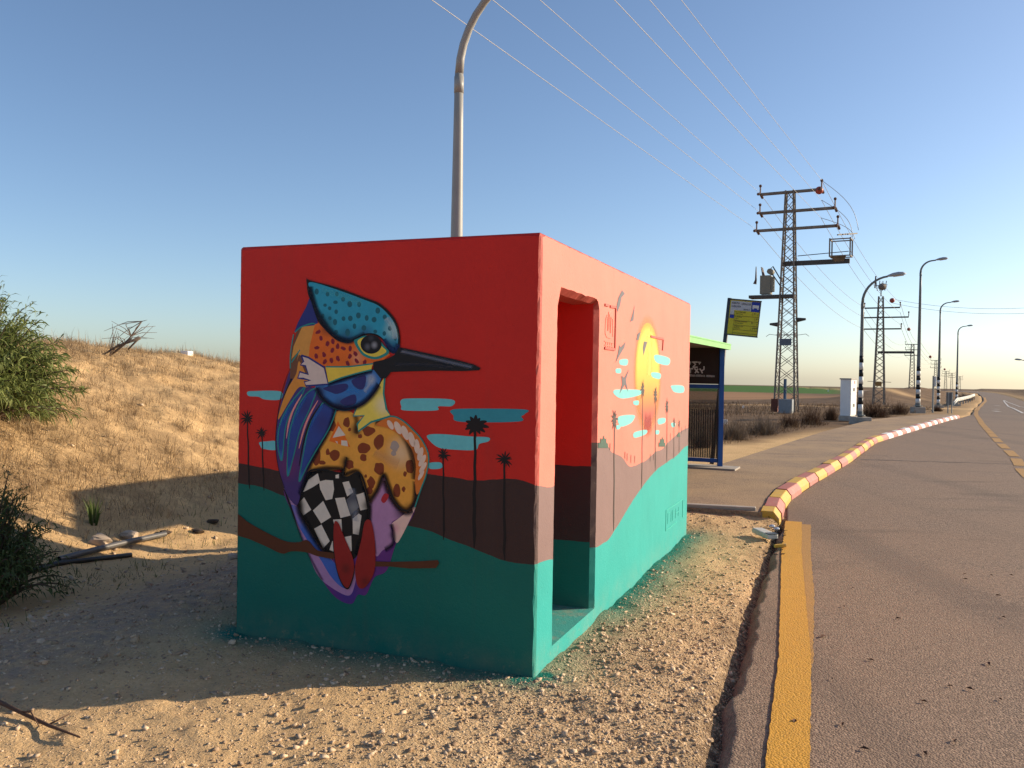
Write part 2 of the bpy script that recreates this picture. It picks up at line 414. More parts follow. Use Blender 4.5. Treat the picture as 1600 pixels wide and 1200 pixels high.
# ------------------------------------------------------------------ asphalt road
def make_road():
    ys = [-5.0]
    while ys[-1] < 320: ys.append(ys[-1] + max(0.07, 0.012 * abs(ys[-1])) if ys[-1] < 40 else ys[-1] * 1.02)
    ys = np.array(ys); nc = 60; t = np.linspace(0, 1, nc) ** 1.6
    Yg, Tg = np.meshgrid(ys, t, indexing='ij')
    jag = (fbm(Yg, Yg * 0 + 3, 2.2, 4, 5) * 0.11 + fbm(Yg, Yg * 0, 7.0, 3, 6) * 0.07) * (Yg < 9.0) * (1 - Tg) ** 6
    Lx = xl(Yg); Rx = np.maximum(xr(Yg), Lx + 1.5)
    X = Lx + (Rx - Lx) * Tg + jag
    Z = zb(X, Yg) + 0.0
    V = np.stack([X.ravel(), Yg.ravel(), Z.ravel()], 1)
    n = len(ys); i, j = np.meshgrid(np.arange(n - 1), np.arange(nc - 1), indexing='ij')
    Fq = np.stack([i * nc + j, i * nc + j + 1, (i + 1) * nc + j + 1, (i + 1) * nc + j], -1).reshape(-1, 4)
    # broken edge going down on the left
    k = len(V); eb = V[0::nc][:n].copy(); eb[:, 2] -= 0.10; eb[:, 0] -= 0.07; V = np.vstack([V, eb])
    ii = np.arange(n - 1); Fe = np.stack([ii * nc, (ii + 1) * nc, k + ii + 1, k + ii], -1)
    Fq = np.vstack([Fq, Fe])
    M, nt, b = nodemat('old_asphalt'); P = pos(nt)
    vo = nt.nodes.new('ShaderNodeTexVoronoi'); vo.inputs['Scale'].default_value = 95; nt.links.new(P, vo.inputs['Vector'])
    sep = nt.nodes.new('ShaderNodeSeparateColor'); nt.links.new(vo.outputs['Color'], sep.inputs[0])
    c = mixc(nt, rng(nt, sep.outputs[0], 0.0, 1.0), (0.125, 0.088, 0.063), (0.34, 0.24, 0.17))
    c = mixc(nt, rng(nt, noise(nt, 0.9, 6, 0.6, P), 0.35, 0.7, 0.0, 0.5), c, (0.28, 0.185, 0.122))
    mp = nt.nodes.new('ShaderNodeMapping'); nt.links.new(P, mp.inputs[0]); mp.inputs['Scale'].default_value = (0.28, 1.15, 1); mp.inputs['Rotation'].default_value = (0, 0, 0.25)
    st = rng(nt, noise(nt, 1.0, 4, 0.55, mp.outputs[0]), 0.56, 0.74, 0, 0.62, True)
    c = mixc(nt, st, c, (0.118, 0.083, 0.062))
    mp2 = nt.nodes.new('ShaderNodeMapping'); nt.links.new(P, mp2.inputs[0]); mp2.inputs['Rotation'].default_value = (0, 0, 0.52); mp2.inputs['Scale'].default_value = (0.8, 0.02, 1)
    wh = rng(nt, noise(nt, 1.0, 3, 0.5, mp2.outputs[0]), 0.5, 0.68, 0, 0.4, True)
    c = mixc(nt, wh, c, (0.13, 0.095, 0.073))
    sxy = nt.nodes.new('ShaderNodeSeparateXYZ'); nt.links.new(P, sxy.inputs[0])
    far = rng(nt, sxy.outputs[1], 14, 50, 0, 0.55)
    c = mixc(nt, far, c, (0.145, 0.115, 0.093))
    nt.links.new(c, b.inputs['Base Color']); b.inputs['Roughness'].default_value = 0.85; b.inputs['Specular IOR Level'].default_value = 0.25
    h = mth(nt, 'ADD', mth(nt, 'MULTIPLY', vo.outputs['Distance'], -1.0), mth(nt, 'MULTIPLY', noise(nt, 200, 3, 0.6, P), 0.5))
    bump(nt, b, h, 0.75, 0.006)
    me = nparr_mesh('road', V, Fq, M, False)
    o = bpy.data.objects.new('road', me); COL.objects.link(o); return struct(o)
ROAD = make_road()

def ribbon(name, pts, w, matr, parent, lift=0.004, wobble=0.0, step=0.25):
    """flat painted line following the road surface"""
    pts = np.array(pts, float)[:, :2]
    seg = np.r_[0, np.cumsum(np.hypot(*np.diff(pts, axis=0).T))]
    n = max(2, int(seg[-1] / step)); s = np.linspace(0, seg[-1], n)
    x = np.interp(s, seg, pts[:, 0]); y = np.interp(s, seg, pts[:, 1])
    tx, ty = np.gradient(x), np.gradient(y); q = np.hypot(tx, ty); nx, ny = -ty / q, tx / q
    w = np.interp(np.linspace(0, 1, n), np.linspace(0, 1, len(w)), w) if hasattr(w, '__len__') else np.full(n, w)
    vs, fs = [], []
    for i in range(n):
        wl_ = w[i] / 2 + wobble * (random.random() - 0.5); wr_ = w[i] / 2 + wobble * (random.random() - 0.5)
        for sgn, ww in ((1, wl_), (-1, wr_)):
            X, Y = x[i] + sgn * nx[i] * ww, y[i] + sgn * ny[i] * ww
            vs.append((X, Y, float(zb(X, Y)) + lift))
    fs = [(2 * i + 1, 2 * i + 3, 2 * i + 2, 2 * i) for i in range(n - 1)]
    return MB().add(vs, fs).build(name, matr, parent)
def paintmat(name, col, wear):
    M, nt, b = nodemat(name); P = pos(nt)
    f = rng(nt, noise(nt, 14, 6, 0.75, P), 0.3, 0.75)
    c = mixc(nt, f, col, tuple(q * 0.82 for q in col))
    k = rng(nt, noise(nt, 60, 5, 0.8, P), 0.62 - wear * 0.2, 0.72, 0, 0.85)
    c = mixc(nt, k, c, (0.16, 0.12, 0.09))
    nt.links.new(c, b.inputs['Base Color']); b.inputs['Roughness'].default_value = 0.7
    vo = nt.nodes.new('ShaderNodeTexVoronoi'); vo.inputs['Scale'].default_value = 95; nt.links.new(P, vo.inputs['Vector'])
    bump(nt, b, mth(nt, 'MULTIPLY', vo.outputs['Distance'], -1.0), 0.6, 0.005)
    return M
YEL = paintmat('yellow_road_paint', (0.60, 0.30, 0.018), 0.15)
YELF = paintmat('faded_yellow_road_paint', (0.44, 0.23, 0.045), 0.35)
WHP = paintmat('white_road_paint', (0.62, 0.6, 0.56), 0.5)
ribbon('edge_line', [(0.1, 0.2), (1.13, 3.42), (1.60, 4.75), (2.56, 7.75), (3.11, 9.36)], 0.172, YEL, ROAD, 0.008, 0.006, 0.05)
ribbon('faded_edge_line', [(1.63, 4.7), (2.15, 6.15), (2.70, 7.8), (3.19, 9.2)], 0.10, YELF, ROAD, 0.004, 0.01, 0.05)
ylp = [gnd(*p) for p in [(1640, 775), (1598, 736), (1586, 714), (1560, 690), (1534, 662), (1525, 648), (1525.5, 641)]]
_p = np.array(ylp)[:, :2]; _s = np.r_[0, np.cumsum(np.hypot(*np.diff(_p, axis=0).T))]
k = 0.0
while k < _s[-1] - 1.0:
    e = min(k + 1.75, _s[-1]); q = np.linspace(k, e, 6)
    ribbon('lane_dash', np.stack([np.interp(q, _s, _p[:, 0]), np.interp(q, _s, _p[:, 1])], 1), 0.2, YELF, ROAD, 0.006, 0.01)
    k += 2.35 if k < 14 else 1.9
ribbon('far_edge_line', [gnd(*p) for p in [(1525.3, 642), (1529, 637), (1535, 631.5), (1540, 627), (1538, 621)]], 0.3, YELF, ROAD, 0.02)
for a, b_, w in [((1568, 626), (1598, 646), 0.14), ((1600, 646), (1650, 646), 0.14), ((1569, 625.6), (1640, 643), 0.12), ((1553, 642.5), (1561, 643.5), 0.3), ((1553, 639.5), (1560, 640), 0.3), ((1554, 634), (1562, 634.5), 0.35)]:
    ribbon('white_marking', [gnd(*a), gnd(*b_)], w, WHP, ROAD, 0.02)
JNT = mat('tar_joint', (0.05, 0.043, 0.04), 0.7, 0.2)
ribbon('tar_joint', [gnd(1345, 718), gnd(1440, 721), gnd(1575, 725), gnd(1640, 728)], 0.05, JNT, ROAD, 0.004, 0.03, 0.1)
ribbon('tar_joint', [gnd(1430, 666.5), gnd(1478, 668)], 0.12, JNT, ROAD, 0.004, 0.04, 0.1)

# ------------------------------------------------------------------ pavement and kerb
PZ = 0.112
kn = []
for i in range(len(KERB)):
    t = KERB[min(i + 1, len(KERB) - 1)] - KERB[max(i - 1, 0)]; t = t / np.hypot(*t); kn.append((-t[1], t[0]))
KB = KERB + np.array(kn) * 0.20                                  # back of the kerb
pv_out = [(q[0], q[1]) for q in KB] + [(20.4, 39.6)] + [tuple(q) for q in PAVB[::-1]] + [(1.0, 9.95)]
PAVM, nt, b = nodemat('pavement_asphalt'); P = pos(nt)
vo = nt.nodes.new('ShaderNodeTexVoronoi'); vo.inputs['Scale'].default_value = 60; nt.links.new(P, vo.inputs['Vector'])
sep = nt.nodes.new('ShaderNodeSeparateColor'); nt.links.new(vo.outputs['Color'], sep.inputs[0])
c = mixc(nt, sep.outputs[0], (0.19, 0.138, 0.098), (0.34, 0.25, 0.175))
c = mixc(nt, rng(nt, noise(nt, 0.8, 7, 0.65, P), 0.35, 0.65, 0, 0.8), c, (0.40, 0.28, 0.165))
mp = nt.nodes.new('ShaderNodeMapping'); nt.links.new(P, mp.inputs[0]); mp.inputs['Scale'].default_value = (0.5, 1.6, 1); mp.inputs['Rotation'].default_value = (0, 0, 0.2)
c = mixc(nt, rng(nt, noise(nt, 1.3, 5, 0.6, mp.outputs[0]), 0.58, 0.72, 0, 0.45), c, (0.115, 0.085, 0.064))
nt.links.new(c, b.inputs['Base Color']); b.inputs['Roughness'].default_value = 0.92; b.inputs['Specular IOR Level'].default_value = 0.15
bump(nt, b, mth(nt, 'ADD', vo.outputs['Distance'], noise(nt, 12, 6, 0.7, P)), 0.5, 0.008)
def flatpoly(name, pts2, zfun, matr, parent=None, skirt=0.0):
    bm = bmesh.new()
    vs = [bm.verts.new((x, y, zfun(x, y))) for x, y in pts2]
    es = [bm.edges.new((vs[i], vs[(i + 1) % len(vs)])) for i in range(len(vs))]
    bmesh.ops.triangle_fill(bm, use_beauty=True, edges=es)
    if skirt:
        lo = [bm.verts.new((v.co.x, v.co.y, v.co.z - skirt)) for v in vs]
        for i in range(len(vs)): bm.faces.new((vs[i], lo[i], lo[(i + 1) % len(vs)], vs[(i + 1) % len(vs)]))
    bmesh.ops.recalc_face_normals(bm, faces=bm.faces)
    me = bpy.data.meshes.new(name); bm.to_mesh(me); bm.free(); me.materials.append(matr)
    o = bpy.data.objects.new(name, me); COL.objects.link(o)
    if parent: put(o, parent)
    return o
def dens(pts, st):
    out = []
    for i in range(len(pts)):
        a, b_ = np.array(pts[i]), np.array(pts[(i + 1) % len(pts)]); n = max(1, int(np.hypot(*(b_ - a)) / st))
        for k in range(n): out.append(tuple(a + (b_ - a) * k / n))
    return out
PAVE = struct(flatpoly('pavement', dens(pv_out, 1.5), lambda x, y: float(zb(x, y)) + PZ, PAVM, None, 0.25))
CONC = mat('grey_concrete', (0.36, 0.32, 0.27), 0.9, 0.2, 5.0, bmp=0.3)
# concrete edging between the gravel and the pavement
e0, e1 = np.array([1.0, 9.93]), np.array([2.72, 9.42])
for i in range(2):
    a_ = e0 + (e1 - e0) * (i / 2 + 0.002); b_ = e0 + (e1 - e0) * ((i + 1) / 2 - 0.004)
    bevelmod(MB().bar((*a_, 0.045), (*b_, 0.05), 0.10, 0.20).build('edging_stone', CONC, PAVE), 0.012)
# kerb stones, one by one
def kerbpaint(name, col):
    M, nt, b = nodemat(name); tc = nt.nodes.new('ShaderNodeTexCoord').outputs['Object']
    f = rng(nt, noise(nt, 6, 6, 0.7, tc), 0.3, 0.7)
    c = mixc(nt, f, tuple(q * 0.85 for q in col), col)
    k = rng(nt, noise(nt, 14, 7, 0.8, tc), 0.52, 0.68, 0, 0.75)
    c = mixc(nt, k, c, (0.33, 0.27, 0.2)); nt.links.new(c, b.inputs['Base Color']); b.inputs['Roughness'].default_value = 0.65
    bump(nt, b, noise(nt, 40, 5, 0.7, tc), 0.3, 0.006); return M
KY, KR, KW = kerbpaint('kerb_yellow', (0.58, 0.35, 0.035)), kerbpaint('kerb_faded_red', (0.42, 0.13, 0.10)), kerbpaint('kerb_white', (0.74, 0.72, 0.68))
ks = np.r_[0, np.cumsum(np.hypot(*np.diff(KERB, axis=0).T))]
def kp(s): return np.array([np.interp(s, ks, KERB[:, 0]), np.interp(s, ks, KERB[:, 1])])
s = 0.0; i = 0
while s < ks[-1] - 0.3:
    Ls = 0.42 if i == 0 else 0.78 if i < 3 else 0.8
    a_, b_ = kp(s + 0.009), kp(min(s + Ls, ks[-1]) - 0.009)
    t = (b_ - a_); L_ = np.hypot(*t); t /= L_; nrm = np.array([-t[1], t[0]])
    z0 = float(zb(*a_)); z1 = float(zb(*b_))
    prof = [(0.0, -0.08), (0.012, 0.055), (0.07, 0.128), (0.205, 0.130), (0.215, -0.08)]
    dz = random.uniform(-0.007, 0.007); dn = random.uniform(-0.012, 0.012)
    vs = [(*(q + nrm * (p0 + dn)), z_ + p1 + dz) for q, z_ in ((a_, z0), (b_, z1)) for p0, p1 in prof]; n = len(prof)
    fs = [(k_, (k_ + 1) % n, n + (k_ + 1) % n, n + k_) for k_ in range(n)] + [tuple(range(n))[::-1], tuple(range(n, 2 * n))]
    colr = (KY, KR)[i % 2] if s < 14.4 else (KW, KR)[i % 2]
    o = MB().add(vs, fs).build('kerb_stone', colr, PAVE)
    bevelmod(o, 0.005, 1)
    if i < 6:
        pass
    s += Ls; i += 1

# ------------------------------------------------------------------ the painted concrete shelter
def wall_front(px, py):
    d = ray(px, py); n = SD; t = ((np.array([AX, AY, 0]) - CAMP) @ n) / (d @ n); P = CAMP + d * t
    return (P - np.array([AX, AY, 0])) @ FR, P[2]
def wall_side(px, py):
    d = ray(px, py); n = FR; t = ((np.array([AX, AY, 0]) - CAMP) @ n) / (d @ n); P = CAMP + d * t
    return (P - np.array([AX, AY, 0])) @ SD, P[2]
FRONT = dict(O=np.array([AX, AY, 0.0]), e=FR, n=-SD, f=wall_front, L=BW)
SIDE = dict(O=np.array([AX, AY, 0.0]), e=SD, n=-FR, f=wall_side, L=BD)
def T(x0, y0, s): return lambda X, Y: (x0 + X / s, y0 + Y / s)
T1, T2, TA, TB = T(420, 420, 4.615), T(420, 640, 3.87), T(360, 360, 3.2), T(360, 700, 3.2)
TC, TD, TE = T(820, 360, 3.3333), T(820, 700, 3.3333), T(920, 440, 4.2875)

def zonemat(name, wall, curve1, curve2, sky_c, hill_c, field_c, ref_u=None):
    """wall paint in three fields parted by two hand-drawn height curves along the wall"""
    M, nt, b = nodemat(name); P = pos(nt)
    d = nt.nodes.new('ShaderNodeVectorMath'); d.operation = 'SUBTRACT'; nt.links.new(P, d.inputs[0]); d.inputs[1].default_value = tuple(wall['O'])
    e = nt.nodes.new('ShaderNodeVectorMath'); e.operation = 'DOT_PRODUCT'; nt.links.new(d.outputs[0], e.inputs[0]); e.inputs[1].default_value = tuple(wall['e'])
    a = mth(nt, 'DIVIDE', e.outputs['Value'], wall['L'])
    sx = nt.nodes.new('ShaderNodeSeparateXYZ'); nt.links.new(P, sx.inputs[0])
    zz = mth(nt, 'ADD', mth(nt, 'DIVIDE', sx.outputs[2], BH), mth(nt, 'MULTIPLY', mth(nt, 'SUBTRACT', noise(nt, 9, 3, 0.5, P), 0.5), 0.006))
    def curve(pts):
        n = nt.nodes.new('ShaderNodeFloatCurve'); c = n.mapping.curves[0]
        pts = sorted((float(np.clip(q[0] / wall['L'], 0, 1)), float(q[1] / BH)) for q in pts)
        if pts[0][0] > 0: pts = [(0, pts[0][1])] + pts
        if pts[-1][0] < 1: pts = pts + [(1, pts[-1][1])]
        c.points[0].location = pts[0]; c.points[1].location = pts[-1]
        for q in pts[1:-1]: c.points.new(*q)
        for q in c.points: q.handle_type = 'AUTO_CLAMPED'
        n.mapping.update(); nt.links.new(a, n.inputs['Value']); return n.outputs[0]
    def edge(cv): return rng(nt, mth(nt, 'SUBTRACT', zz, cv), -0.0006, 0.0006)
    f = rng(nt, noise(nt, 2.2, 5, 0.6, P), 0.3, 0.7)
    def pc(c): return mixc(nt, f, tuple(q * 0.94 for q in c), tuple(min(1, q * 1.05) for q in c))
    c = mixc(nt, edge(curve(curve1)), pc(hill_c), pc(sky_c))
    c = mixc(nt, edge(curve(curve2)), pc(field_c), c)
    # scuffs near the ground
    k = mth(nt, 'MULTIPLY', rng(nt, noise(nt, 16, 6, 0.75, P), 0.56, 0.75), rng(nt, sx.outputs[2], 0.0, 0.14, 0.55, 0.0))
    c = mixc(nt, k, c, (0.36, 0.27, 0.17))
    k = mth(nt, 'MULTIPLY', rng(nt, noise(nt, 5, 6, 0.7, P), 0.35, 0.7), rng(nt, sx.outputs[2], 0.0, 0.22, 0.16, 0.0, True))
    c = mixc(nt, k, c, (0.40, 0.29, 0.17))
    mp = nt.nodes.new('ShaderNodeMapping'); nt.links.new(P, mp.inputs[0]); mp.inputs['Scale'].default_value = (14, 14, 0.7)
    c = mixc(nt, rng(nt, noise(nt, 1.0, 4, 0.6, mp.outputs[0]), 0.58, 0.80, 0, 0.10), c, (0.10, 0.06, 0.05))
    k = rng(nt, noise(nt, 33, 4, 0.7, P), 0.70, 0.76, 0, 0.22)
    c = mixc(nt, k, c, (0.10, 0.05, 0.05))
    nt.links.new(c, b.inputs['Base Color']); b.inputs['Roughness'].default_value = 0.6; b.inputs['Specular IOR Level'].default_value = 0.25
    h = mth(nt, 'ADD', noise(nt, 70, 5, 0.65, P), mth(nt, 'MULTIPLY', noise(nt, 3.0, 3, 0.5, P), 4.0))
    vp = nt.nodes.new('ShaderNodeTexVoronoi'); vp.inputs['Scale'].default_value = 14; nt.links.new(P, vp.inputs['Vector'])
    h = mth(nt, 'ADD', h, rng(nt, vp.outputs['Distance'], 0.03, 0.09, -1.2, 0))
    bump(nt, b, h, 0.42, 0.0045)
    return M
def F_(t, pts): return [wall_front(*t(*p)) for p in pts]
def S_(t, pts): return [wall_side(*t(*p)) for p in pts]
fc1 = F_(TB, [(30, 75), (150, 95), (240, 112), (600, 120), (980, 130), (1100, 145), (1220, 162), (1320, 158), (1410, 155), (1480, 170), (1535, 188)])
fc2 = F_(TB, [(30, 175), (150, 195), (270, 240), (600, 330), (890, 388), (980, 410), (1100, 460), (1200, 495), (1300, 540), (1430, 575), (1520, 583)])
sc1 = S_(TD, [(65, 195), (150, 200)]) + S_(TC, [(365, 1108), (430, 1122)]) + S_(TD, [(455, 22), (500, 42), (560, 96), (625, 68), (690, 15)]) + S_(TC, [(705, 1145), (760, 1090), (845, 1030)])
sc2 = S_(TD, [(65, 603), (140, 580), (365, 520), (420, 490), (480, 410), (540, 310), (600, 220), (680, 120), (740, 75), (790, 40), (845, -12)])
RED_SHADE, PLUM_SHADE, TEAL = (0.60, 0.021, 0.014), (0.050, 0.025, 0.022), (0.002, 0.142, 0.110)  # front tones of the scheme, with shade put into the colour
RED_SUN, PLUM_SUN, TEAL_SUN = (0.66, 0.194, 0.142), (0.200, 0.130, 0.122), (0.022, 0.325, 0.295)  # side tones of the same scheme, lightened to carry the sunlight
FM = zonemat('wall_paint_shaded', FRONT, fc1, fc2, RED_SHADE, PLUM_SHADE, TEAL)
SM = zonemat('wall_paint_sunlit', SIDE, sc1, sc2, RED_SUN, PLUM_SUN, TEAL_SUN)
zj1, zj2 = sc1[0][1], sc2[0][1]
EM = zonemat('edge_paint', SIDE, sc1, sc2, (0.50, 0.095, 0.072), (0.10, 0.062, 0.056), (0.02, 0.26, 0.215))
ic1 = [(0, 0.985), (4.4, 0.985)]; ic2 = [(0, 0.50), (4.4, 0.50)]
IM = zonemat('inner_wall_paint', SIDE, ic1, ic2, (0.66, 0.030, 0.022), (0.060, 0.032, 0.034), (0.010, 0.17, 0.14))  # inner walls follow the darker, shaded tones of the front

BOX = thing('concrete_shelter', (AX, AY, 0), 'red and turquoise painted concrete shelter with a large bird mural and open doorway', 'shelter')
Z0 = -0.03
def jline(n, base, amp, seed):
    t = np.arange(n); return base + (fbm(t * 1.0, t * 0 + seed, 0.9, 3, seed) * 2 * amp) + (fbm(t * 1.0, t * 0, 0.12, 2, seed + 5) * amp * 1.2)
zs = np.linspace(Z0, BH - 0.022, 68); nz = len(zs)
# chamfered, chipped vertical corners: distance of the break line from the nominal edge
cA1, cA2 = np.clip(jline(nz, 0.013, 0.007, 3), 0.004, .03), np.clip(jline(nz, 0.026, 0.006, 4), 0.012, .05)
cB = np.clip(jline(nz, 0.012, 0.006, 6), 0.003, .03); cC = np.clip(jline(nz, 0.012, 0.006, 7), 0.003, .03)
us = np.linspace(0, 1, 48); vs_ = np.linspace(0, 1, 110)
tF = np.clip(jline(48, 0.014, 0.007, 8), 0.004, .03); tS = np.clip(jline(110, 0.013, 0.007, 9), 0.003, .03)
def fillpoly(name, rings, conv, matr, parent):
    bm = bmesh.new(); es = []
    for ring in rings:
        vv = [bm.verts.new(tuple(conv(*p))) for p in ring]
        es += [bm.edges.new((vv[i], vv[(i + 1) % len(vv)])) for i in range(len(vv))]
    bmesh.ops.triangle_fill(bm, use_beauty=True, edges=es)
    me = bpy.data.meshes.new(name); bm.to_mesh(me); bm.free(); me.materials.append(matr)
    o = bpy.data.objects.new(name, me); COL.objects.link(o); put(o, parent); return o
ztop = zs[-1]
fr_ring = [(cA1[i], zs[i]) for i in range(nz)] + [(0.03 + (BW - 0.06) * us[i], BH - tF[i]) for i in range(1, 47)] + [(BW - cB[i], zs[i]) for i in range(nz - 1, -1, -1)]
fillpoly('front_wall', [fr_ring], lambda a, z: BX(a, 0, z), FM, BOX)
# doorway outline on the side wall
dv0, dv1 = wall_side(868, 600)[0] - 0.003, wall_side(931, 700)[0]
dv0 = wall_side(865.5, 800)[0]
dz1 = wall_side(900, 461)[1]; dz0 = 0.075
nd = 44; dzs = np.linspace(dz0, dz1, nd)
jl = np.clip(jline(nd, 0.0, 0.006, 12), -.012, .012); jr = np.clip(jline(nd, 0.030, 0.006, 13), 0.018, .045); nt_ = 16
jt = np.clip(jline(nt_, 0.016, 0.008, 14), 0.004, .03)
dl = [(dv0 + jl[i] + (0.045 if i == nd - 1 else 0.02 if i == nd - 2 else 0), dzs[i]) for i in range(nd)]
dt = [(dv0 + 0.06 + (dv1 - dv0 - 0.1) * i / (nt_ - 1), dz1 + jt[i]) for i in range(nt_)]
dr = [(dv1 + jr[i] - (0.03 if i == nd - 1 else 0), dzs[i]) for i in range(nd - 1, -1, -1)]
sd_ring = [(cA2[i], zs[i]) for i in range(nz)] + [(0.03 + (BD - 0.06) * vs_[i], BH - tS[i]) for i in range(1, 109)] + [(BD - cC[i], zs[i]) for i in range(nz - 1, -1, -1)]
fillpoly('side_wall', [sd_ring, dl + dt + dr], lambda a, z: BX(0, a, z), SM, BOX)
# other walls and the roof
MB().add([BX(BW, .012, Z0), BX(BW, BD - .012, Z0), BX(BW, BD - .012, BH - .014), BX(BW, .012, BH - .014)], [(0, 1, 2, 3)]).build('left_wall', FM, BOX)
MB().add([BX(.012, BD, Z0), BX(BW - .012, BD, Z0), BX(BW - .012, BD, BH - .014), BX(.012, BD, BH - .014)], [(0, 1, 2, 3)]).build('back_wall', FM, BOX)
MB().add([BX(.014, .014, BH), BX(BW - .014, .014, BH), BX(BW - .014, BD - .014, BH), BX(.014, BD - .014, BH)], [(0, 1, 2, 3)]).build('roof_slab', mat('roof_red', (0.55, 0.09, 0.07), 0.8, 0.2), BOX)
# chipped corner strips
def strip(lines, name, matr):
    n = len(lines[0]); mb = MB(); k = len(lines)
    vs = [p for l in lines for p in l]
    mb.add(vs, [(r * n + i, r * n + i + 1, (r + 1) * n + i + 1, (r + 1) * n + i) for r in range(k - 1) for i in range(n - 1)])
    return mb.build(name, matr, BOX)
rj = lambda a: RNG.uniform(-a, a)
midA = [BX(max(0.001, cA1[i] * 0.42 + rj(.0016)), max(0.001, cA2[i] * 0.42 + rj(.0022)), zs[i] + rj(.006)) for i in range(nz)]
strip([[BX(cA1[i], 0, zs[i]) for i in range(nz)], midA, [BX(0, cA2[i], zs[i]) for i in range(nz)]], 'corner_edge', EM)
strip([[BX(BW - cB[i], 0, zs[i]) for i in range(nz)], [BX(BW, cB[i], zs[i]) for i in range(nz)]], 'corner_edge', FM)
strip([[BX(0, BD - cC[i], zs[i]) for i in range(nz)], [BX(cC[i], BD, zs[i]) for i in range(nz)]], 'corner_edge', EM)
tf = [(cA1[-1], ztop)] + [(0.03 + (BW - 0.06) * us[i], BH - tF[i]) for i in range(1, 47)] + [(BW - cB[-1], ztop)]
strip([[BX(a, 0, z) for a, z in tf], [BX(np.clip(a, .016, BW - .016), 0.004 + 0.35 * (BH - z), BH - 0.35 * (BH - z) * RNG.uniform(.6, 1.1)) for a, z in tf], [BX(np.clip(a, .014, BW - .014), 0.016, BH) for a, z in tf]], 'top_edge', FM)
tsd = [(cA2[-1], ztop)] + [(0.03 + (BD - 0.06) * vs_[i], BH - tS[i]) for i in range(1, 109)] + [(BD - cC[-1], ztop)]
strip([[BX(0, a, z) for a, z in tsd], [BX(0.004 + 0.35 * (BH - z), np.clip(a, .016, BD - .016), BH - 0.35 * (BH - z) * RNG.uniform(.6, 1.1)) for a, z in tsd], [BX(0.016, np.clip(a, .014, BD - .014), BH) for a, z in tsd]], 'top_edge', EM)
mb = MB()
mb.add([BX(cA1[-1], 0, ztop), midA[-1], BX(0, cA2[-1], ztop), BX(.012, .008, BH - .008), BX(.017, .017, BH + .0005)], [(0, 1, 3), (1, 2, 3), (0, 3, 4), (3, 2, 4)])
mb.add([BX(BW - cB[-1], 0, ztop), BX(BW, cB[-1], ztop), BX(BW - .008, .008, BH - .006), BX(BW - .017, .017, BH + .0005)], [(0, 1, 2), (0, 2, 3), (1, 3, 2)])
mb.add([BX(0, BD - cC[-1], ztop), BX(cC[-1], BD, ztop), BX(.008, BD - .008, BH - .006), BX(.017, BD - .017, BH + .0005)], [(0, 1, 2), (0, 2, 3), (1, 3, 2)])
mb.add([BX(BW, .012, BH - .014), BX(BW, BD - .012, BH - .014), BX(BW - .014, BD - .014, BH), BX(BW - .014, .014, BH)], [(0, 1, 2, 3)])
mb.add([BX(.012, BD, BH - .014), BX(BW - .012, BD, BH - .014), BX(BW - .014, BD - .014, BH), BX(.014, BD - .014, BH)], [(0, 1, 2, 3)])
mb.build('top_corners', EM, BOX)
# door reveal, inner walls, floor
TH = 0.17
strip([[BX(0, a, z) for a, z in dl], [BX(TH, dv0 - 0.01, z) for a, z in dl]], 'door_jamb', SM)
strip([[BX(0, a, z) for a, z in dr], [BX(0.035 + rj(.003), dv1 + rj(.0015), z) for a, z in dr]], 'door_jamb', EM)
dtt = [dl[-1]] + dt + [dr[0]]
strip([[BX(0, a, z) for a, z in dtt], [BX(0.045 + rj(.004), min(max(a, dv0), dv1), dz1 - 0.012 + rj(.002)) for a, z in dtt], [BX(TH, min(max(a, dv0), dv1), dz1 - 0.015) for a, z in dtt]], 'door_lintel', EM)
MB().add([BX(0.03, dv1, 0.0), BX(BW - .15, dv1, 0.0), BX(BW - .15, dv1, BH - .12), BX(0.03, dv1, BH - .12)], [(0, 1, 2, 3)]).build('partition_wall', IM, BOX)
mb = MB()
mb.add([BX(BW - .15, .15, 0), BX(BW - .15, dv1, 0), BX(BW - .15, dv1, BH - .12), BX(BW - .15, .15, BH - .12)], [(0, 1, 2, 3)])
mb.add([BX(TH, .15, 0), BX(BW - .15, .15, 0), BX(BW - .15, .15, BH - .12), BX(TH, .15, BH - .12)], [(0, 1, 2, 3)])
mb.add([BX(TH, .15, 0), BX(TH, dv0 - .01, 0), BX(TH, dv0 - .01, BH - .12), BX(TH, .15, BH - .12)], [(0, 1, 2, 3)])
mb.build('inner_walls', IM, BOX)
MB().add([BX(TH, .15, BH - .12), BX(BW - .15, .15, BH - .12), BX(BW - .15, dv1, BH - .12), BX(TH, dv1, BH - .12)], [(0, 1, 2, 3)]).build('inner_ceiling', IM, BOX)
MB().add([BX(TH, dv0, dz1 - .016), BX(TH, dv1, dz1 - .016), BX(TH, dv1, BH - .12), BX(TH, dv0, BH - .12)], [(0, 1, 2, 3)]).build('inner_lintel', IM, BOX)
FLM, nt, b = nodemat('turquoise_floor'); P = pos(nt)
br = nt.nodes.new('ShaderNodeTexBrick'); br.inputs['Scale'].default_value = 16; nt.links.new(P, br.inputs['Vector'])
c = mixc(nt, rng(nt, noise(nt, 7, 6, 0.75, P), 0.50, 0.78), (0.035, 0.31, 0.265), (0.27, 0.29, 0.21))
nt.links.new(c, b.inputs['Base Color']); b.inputs['Roughness'].default_value = 0.7
bump(nt, b, mth(nt, 'ADD', br.outputs['Fac'], noise(nt, 60, 4, 0.7, P)), 0.5, 0.008)
